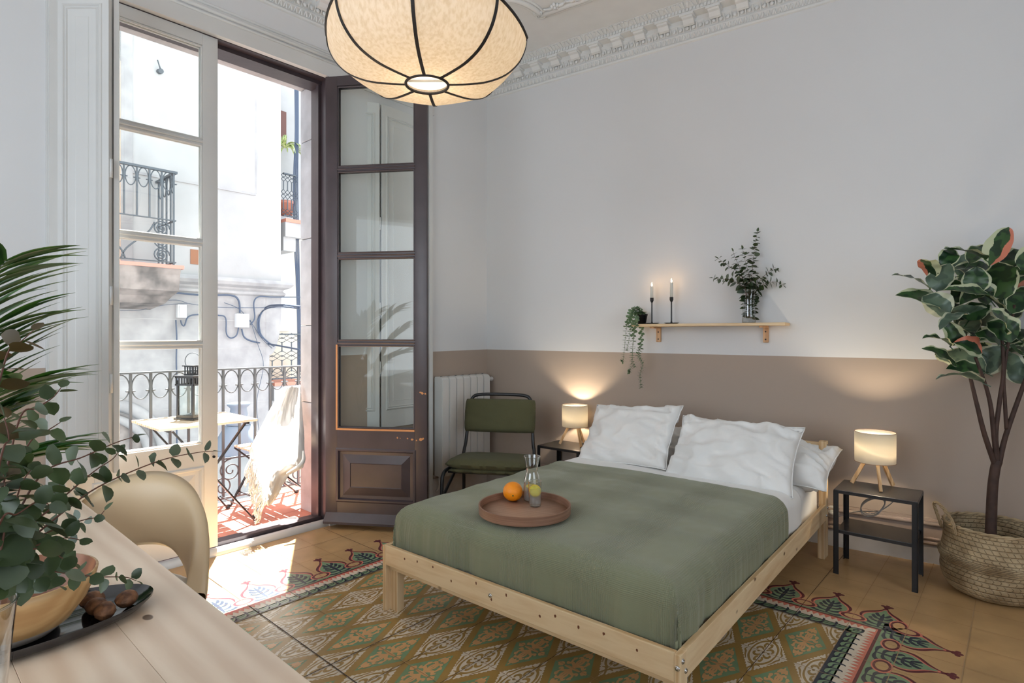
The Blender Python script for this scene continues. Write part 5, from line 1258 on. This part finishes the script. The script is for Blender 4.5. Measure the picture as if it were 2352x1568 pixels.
for pts, r in ([[(2288, 1075), (2262, 1000), (2244, 930), (2229, 868)], (.013, .008)], [[(2290, 1070), (2283, 1000), (2275, 930), (2262, 880), (2240, 820)], (.012, .007)], [[(2292, 1060), (2287, 1000), (2296, 920), (2305, 845), (2298, 740)], (.012, .007)],
               [[(2294, 1066), (2310, 1000), (2345, 900), (2375, 820)], (.013, .008)], [[(2312, 985), (2308, 920), (2307, 850), (2330, 700)], (.009, .006)]):
    obj('branch', limb(pts, r), M['trunk'], rp)
def C2(x, y): return (1552+x/2.904, 500+y/2.904)
LV = [((1700,480),(1460,372),70,0), ((1810,650),(1495,505),150,0), ((1830,640),(1655,525),130,2), ((1740,490),(1822,308),120,2), ((1720,400),(1640,275),90,1), ((1775,330),(1850,212),85,0), ((2070,280),(1805,195),110,0), ((2090,325),(2215,60),110,1),
 ((2150,380),(1865,325),120,0), ((2190,330),(2330,215),110,0), ((2190,545),(2150,300),150,0), ((2190,500),(2340,385),130,1), ((2175,620),(1815,470),110,0), ((2120,730),(1828,600),130,2), ((1935,640),(1765,722),80,2), ((2190,700),(2340,560),140,0),
 ((2280,800),(2085,700),150,0), ((1885,850),(1800,690),90,0), ((2000,760),(1920,680),100,2), ((1835,860),(1662,790),60,0), ((1870,995),(1663,865),120,0), ((2040,905),(1870,830),120,1), ((2170,840),(2005,770),120,0), ((2065,1030),(1740,905),140,2),
 ((2060,1030),(2190,865),170,2), ((2050,1020),(1820,1000),90,0), ((2060,1105),(1748,1055),80,2), ((2325,1110),(2225,905),110,2), ((2200,840),(2340,740),120,0), ((2110,560),(1960,430),130,0), ((1990,500),(2010,330),120,0), ((2240,640),(2330,460),110,0),
 ((2080,480),(1910,560),110,0), ((2230,870),(2340,940),110,0), ((1900,560),(1850,420),110,0), ((2400,400),(2520,250),120,0), ((2420,620),(2580,520),130,0), ((2380,800),(2560,820),130,2), ((2300,350),(2480,160),120,0), ((2440,900),(2560,1040),110,0), ((1950,690),(2060,560),120,0), ((2200,760),(2120,620),120,0), ((1960,300),(2060,180),90,0)]
random.seed(31)
for k in range(26):
    cx_, cy_ = random.uniform(1850, 2480), random.uniform(330, 900); a_ = random.uniform(0, 2*pi); l_ = random.uniform(120, 190)
    LV.append(((cx_, cy_), (cx_+l_*cos(a_), cy_+l_*.8*sin(a_)-30), random.uniform(100, 140), random.choice((0, 0, 0, 2))))
NMAIN = len(LV)-26
random.seed(77)
for k, (p, q, w, kind) in enumerate(LV):
    dz0 = random.uniform(-.10, .12); dz1 = dz0+random.uniform(-.10, .06)
    if k >= NMAIN: dz0 += .16; dz1 = dz0
    if p[0] > 2350: dz0 = dz1 = dz0*.5
    a = R2(*C2(*p), dz0); c = R2(*C2(*q), dz1); d = c-a; L_ = d.length*1.04; wid = w/2.904*Zp/FPX*1.42
    toward = (Vector((0, 0, EYE))-(a+bc)).normalized(); nr = (toward*(-1 if kind == 2 else 1)*.8+Vector((random.uniform(-.4, .4), random.uniform(-.4, .4), .75))).normalized()
    dn = d.normalized(); s = dn.cross(nr).normalized(); u = s.cross(dn); b = B(); lay = b.loops.layers.uv.verify()
    nl, nw = 12, 6; cup = random.uniform(.12, .35); bend = random.uniform(.05, .16)
    def LP(i, j):
        t = i/nl; x = -1+2*j/nw; ww = wid/2*max(0, sin(pi*min(1, t**.85)))**.6*(1-.12*t)
        return off_wall(bc+a+dn*L_*t+s*ww*x+u*(cup*ww*abs(x)**1.4+bend*L_*sin(pi*t)*.8-.05*L_*t*t)+u*.006*sin(t*16+k)*abs(x), .02)-bc
    g = grid(b, LP, nl+1, nw+1, uv=lambda i, j: (i/nl, -1+2*j/nw))
    bmesh.ops.remove_doubles(b, verts=b.verts, dist=.0002)
    if p[0] < 2330: tube(b, [a-dn*.035-u*.01, a+dn*.01], .0028, 5)
    obj('leaf', b, RV[kind], rp, keep=True, smooth=True)

# ============================================================ desk in the foreground
TZ = .745
M['desk'] = wood('whitewashed_pine', srgb(230, 208, 184), srgb(214, 188, 162), 7, 'x', .36, knots=(4.6, .042), dist=2.6, flat=True)
dk = thing('table', 'pale wooden table in the left foreground', 'table', (0, 0, 0))
b = B()
for k, (y0, y1) in enumerate(((.30, .447), (.152, .2996), (.004, .1516), (-.145, .0036), (-.30, -.1454))): box(b, -2.41, -.35, y0, y1, TZ-.032, TZ, None, 0, .0007)
obj('table_top', b, M['desk'], dk)
for x in (-2.34, -.42):
    for y in (.38, -.24): b = B(); box(b, x-.03, x+.03, y-.03, y+.03, 0, TZ-.033); obj('leg', b, M['desk'], dk)
b = B(); box(b, -2.30, -.46, .37, .39, TZ-.11, TZ-.033); obj('apron', b, M['desk'], dk); b = B(); box(b, -2.30, -.46, -.25, -.23, TZ-.11, TZ-.033); obj('apron', b, M['desk'], dk)
# oval plate
M['glaze'] = mat('black_glaze', (.013, .013, .017, 1), .10, spec=.7, coat=.5)
pl = thing('oval_plate', 'glossy black oval serving plate on the foreground table', 'plate', (-1.315, .165, TZ), radians(90-2))
b = B(); lathe(b, [(0, .004), (.78, .004), (.90, .010), (.97, .020), (1.0, .023), (1.0, .019), (.93, .006), (.8, 0), (0, 0)], Matrix.Diagonal((.212, .108, 1, 1)), 64); obj('glazed_dish', b, M['glaze'], pl, auto=60)
bw = thing('wooden_bowl', 'pale turned wooden bowl standing on the black oval plate', 'bowl', (-1.315, .165, TZ+.0045))
M['bowl_out'] = wood('bowl_beech', srgb(206, 168, 118), srgb(186, 144, 94), 16, 'y', .45); M['bowl_in'] = wood('bowl_dark_inside', srgb(150, 96, 62), srgb(112, 68, 42), 7, 'y', .45); M['bowl_low'] = mat('bowl_white_band', srgb(205, 190, 175), .5)
BO = [(.045, 0), (.060, .004), (.082, .022), (.104, .052), (.118, .086), (.121, .100)]
b = B(); lathe(b, [(0, 0)]+BO[:3], n=48); obj('foot_band', b, M['bowl_low'], bw)
b = B(); lathe(b, BO[2:]+[(.117, .101)], n=48); obj('outer_wall', b, M['bowl_out'], bw)
b = B(); lathe(b, [(.117, .101), (.110, .08), (.09, .045), (.06, .02), (0, .014)], n=48); obj('inner_wall', b, M['bowl_in'], bw)
M['walnut_shell'] = mat('walnut_shell', srgb(146, 100, 66), .6, vscale=60, col2=srgb(88, 54, 34), bump=.5, bscale=120)
def walnut(loc, rot, label, cat='walnut'):
    b = B()
    def P(i, j):
        th_ = pi*j/16; ph = 2*pi*i/28; r = 1+.05*noise.noise(Vector((cos(ph)*2.4+loc[0]*9, sin(ph)*2.4, cos(th_)*2.4)))+.045*noise.noise(Vector((cos(ph)*6, sin(ph)*6, cos(th_)*2+loc[1]*9)))+.06*exp(-((sin(ph)*sin(th_))/.10)**2)
        return Vector((sin(th_)*cos(ph)*.0168*r, sin(th_)*sin(ph)*.0155*r, -cos(th_)*.0205*r*(1+.04*(j > 14))))
    grid(b, P, 28, 17, wrapu=True); bmesh.ops.remove_doubles(b, verts=b.verts, dist=.0003)
    o = obj('walnut', b, M['walnut_shell'], None, smooth=True); o.location = loc; o.rotation_euler = rot; return tag(o, label, cat, None)
for (x, y), rz, lb_ in (((291, 1370), .6, 'walnut lying alone at the right end of the black plate'), ((241, 1398), 1.2, 'walnut nearest the table edge in the cluster of three on the black plate'), ((222, 1388), 2.0, 'middle walnut of the cluster of three on the black plate'), ((212, 1373), .3, 'rearmost walnut of the cluster of three on the black plate')):
    p = floor_at(x, y+6, TZ+.02); walnut((p.x, p.y, TZ+.0215), (pi/2, .2, rz), lb_)
walnut((-1.30, .20, TZ+.045), (1.2, .3, 1), 'walnut inside the pale wooden bowl, nearest its rim'); walnut((-1.345, .175, TZ+.043), (1.6, .2, .2), 'walnut deep inside the pale wooden bowl')
# vase with eucalyptus at the left edge
vb = Vector((-.985, .075, TZ)); v2 = thing('glass_vase', 'clear tapered glass vase on the foreground table, cut by the left edge of the view', 'vase', vb)
b = B(); lathe(b, [(0, .004), (.034, .004), (.037, .010), (.046, .12), (.053, .19)], n=36); obj('glass_body', b, M['thick_glass'], v2)
b = B(); tube(b, [(.0528*cos(a*pi/18), .0528*sin(a*pi/18), .190) for a in range(36)], .0018, 6, closed=True); obj('lip', b, M['thick_glass'], v2)
b = B(); lathe(b, [(0, 0), (.036, 0), (.038, .010), (0, .011)], n=30); obj('base', b, M['thick_glass'], v2)
FBz = vb.y*CA-vb.x*SA
def EB(pts): return [vb+Vector((.0, .0, .02)), vb+Vector((.01, .01, .19))]+[at(x, y, z) for x, y, z in pts]
fore = [
 ([(60, 1250, .80), (155, 1168, .86), (235, 1113, .90), (366, 1058, .98), (453, 1039, 1.03), (490, 1036, 1.06)], 'longest eucalyptus branch, reaching right across the view above the beige chair', .034, 21),
 ([(40, 1180, .76), (104, 1082, .80), (188, 1050, .84), (264, 1017, .88), (304, 1004, .90)], 'eucalyptus branch reaching right, just above the longest one', .040, 22),
 ([(10, 1100, .74), (48, 955, .78), (84, 937, .80), (122, 912, .83), (140, 890, .85)], 'upper eucalyptus branch crossing the palm, ending in a round leaf by the shutter', .042, 23),
 ([(20, 1120, .76), (69, 1015, .80), (110, 988, .83), (138, 970, .85)], 'short eucalyptus branch under the upper one, crossing the palm', .038, 24),
 ([(-30, 1000, .70), (0, 870, .72), (23, 800, .74), (48, 784, .76), (76, 759, .78)], 'topmost eucalyptus branch with reddish leaves at the left edge', .040, 25),
 ([(60, 1330, .80), (110, 1312, .84), (158, 1317, .88), (224, 1324, .93), (287, 1325, .97), (312, 1333, .99)], 'lowest eucalyptus branch, hanging over the walnuts on the plate', .034, 26),
 ([(40, 1260, .78), (110, 1222, .84), (191, 1194, .90), (224, 1187, .93), (240, 1172, .94)], 'eucalyptus branch pointing right just above the table edge', .032, 27),
 ([(60, 1220, .78), (120, 1165, .82), (162, 1127, .86), (219, 1080, .90), (257, 1055, .92), (270, 1040, .93)], 'slender eucalyptus branch between the two long ones', .036, 28),
 ([(30, 1280, .76), (90, 1250, .80), (150, 1235, .84), (185, 1240, .87)], 'short leafy eucalyptus branch in the middle of the foreground bunch', .036, 29),
 ([(0, 1250, .70), (30, 1170, .72), (50, 1110, .74), (70, 1080, .76)], 'thick leafed eucalyptus branch rising at the left of the foreground bunch', .042, 30),
 ([(10, 1330, .72), (50, 1320, .75), (100, 1330, .79), (135, 1345, .82)], 'drooping eucalyptus branch in front of the wooden bowl', .036, 31),
 ([(-10, 1300, .68), (10, 1220, .68), (15, 1150, .69), (8, 1090, .70)], 'upright eucalyptus branch at the very left edge of the bunch', .042, 32),
 ([(30, 1290, .70), (80, 1260, .72), (120, 1270, .75), (160, 1290, .78)], 'large leafed eucalyptus branch hanging low in front of the wooden bowl', .044, 34),
 ([(0, 1200, .66), (40, 1180, .68), (90, 1150, .71), (120, 1165, .74)], 'large leafed eucalyptus branch at the front left of the bunch', .046, 35),
 ([(0, 1060, .68), (20, 1010, .70), (10, 960, .70)], 'short eucalyptus branch with big leaves at the left edge below the palm', .046, 36),
 ([(20, 1300, .74), (70, 1200, .78), (110, 1140, .82), (140, 1110, .84)], 'eucalyptus branch in the heart of the foreground bunch, pointing up right', .038, 33)]
for i, (pp, lb_, sz, sd) in enumerate(fore):
    euc_branch(EB(pp), .0019, sz*.98, .0275, lb_, 'eucalyptus branches in the foreground vase', sd, tip_small=.55, start=.23, mats=[M['euc_red'], M['euc']] if i == 4 else None)

# ============================================================ beige shell chair at the table
M['shell'] = mat('beige_shell', srgb(205, 180, 145), .42, var=.02); M['seatpad'] = mat('white_seat', (.72, .71, .67, 1), .6)
sc = thing('shell_chair', 'beige shell armchair with a white seat, pushed up to the foreground table', 'chair', (-2.09, .485, 0), radians(50))
b = B(); NS, NT = 60, 14
def shp(i, j, inner):
    u = -1+2*i/(NS-1); ph = u*radians(84); v = j/(NT-1)
    top = .46+(.795-.46)*(max(0, cos(u*pi/2))**.75); bot = .415+.135*max(0, 1-(abs(u)/.62)**2.4)
    z = bot+(top-bot)*v; th_k = .026*(1-abs(2*v-1)**4)**.5+.010*abs(u)**3*(1-abs(2*v-1)**4)**.5
    flare = .035*v*cos(u*pi/2); rx, ry = .252+flare, .235+flare*1.2
    if inner: rx -= th_k*1.3+.0; ry -= th_k*1.3
    else: rx += th_k*.5; ry += th_k*.5
    return Vector((rx*sin(ph), ry*cos(ph)*(1 if cos(ph) > 0 else .8), z))
grid(b, lambda i, j: shp(i, j, False), NS, NT); grid(b, lambda i, j: shp(i, j, True), NS, NT)
bmesh.ops.remove_doubles(b, verts=b.verts, dist=.0008); obj('shell_back', b, M['shell'], sc, smooth=True)
b = B(); lathe(b, [(0, .40), (.18, .40), (.222, .412), (.232, .43), (.226, .462), (.195, .478), (0, .486)], n=48, sy=.95); obj('seat_shell', b, M['seatpad'], sc)
b = B(); lathe(b, [(0, .375), (.15, .38), (.215, .40), (.244, .43), (.244, .437), (.21, .425), (0, .399)], n=48, sy=.95); obj('under_seat', b, M['shell'], sc)
for x in (-1, 1):
    for y in (-1, 1):
        b = B(); tube(b, [(x*.15, y*.13, .378), (x*.255, y*.22, .0)], [.011, .008], 10); obj('leg', b, M['chrome'], sc)

# ============================================================ palm by the left of the balcony door
pm = thing('potted_palm', 'green areca palm whose fronds enter from the left edge in front of the wall', 'plant', (-2.62, .10, 0))
M['palm'] = leafmat('palm_leaf', srgb(38, 72, 40), srgb(72, 112, 58), .4, tr=.2)
pb = Vector((-2.62, .10, 0))
b = B(); lathe(b, [(0, 0), (.13, 0), (.17, .30), (.18, .30), (.18, .32), (.155, .32), (.15, .28), (0, .28)], n=30); obj('pot', b, M['linen'], pm)
def frond(path, Lf, label, n, sd, droop=.6):
    random.seed(sd); P_ = bez([Vector(p)-pb for p in path], 12); b = B(); N_ = len(P_)
    tube(b, P_, [.006-.0045*i/(N_-1) for i in range(N_)], 6)
    for k in range(n):
        t = .30+.70*k/(n-1); i = min(N_-2, int(t*(N_-1))); p = P_[i].lerp(P_[i+1], t*(N_-1)-i); d = (P_[i+1]-P_[i]).normalized()
        sd_ = d.cross(Vector((0, 0, 1))).normalized()
        for s in (-1, 1):
            l = Lf*(.55+.45*sin(pi*min(1, t*.9)))*random.uniform(.85, 1.1)
            strap_leaf(b, p, (d*1.0+sd_*s*.9+Vector((0, 0, random.uniform(.0, .3)))), l, .048, droop*random.uniform(.7, 1.2), 7)
    obj('frond', b, M['palm'], pm, keep=True)
def PA(x, y, Z): return at(x, y, Z)
for k, pth in enumerate([
   [(-120, 1250, 2.1), (-110, 900, 2.05), (-60, 700, 2.0), (10, 600, 1.95)], [(-120, 1250, 2.1), (-150, 950, 2.1), (-100, 760, 2.1), (-20, 640, 2.1)], [(-120, 1250, 2.1), (-100, 1000, 2.0), (-70, 850, 1.95), (-10, 740, 1.9)],
   [(-120, 1250, 2.1), (-120, 1080, 2.0), (-70, 950, 1.95), (40, 880, 1.9)], [(-120, 1250, 2.1), (-140, 1100, 2.1), (-90, 1010, 2.1), (0, 950, 2.15)], [(-120, 1250, 2.1), (-110, 1150, 2.0), (-50, 1080, 1.95), (40, 1050, 1.95)]]):
    frond([PA(*q) for q in pth], .34, '', 16, 80+k)
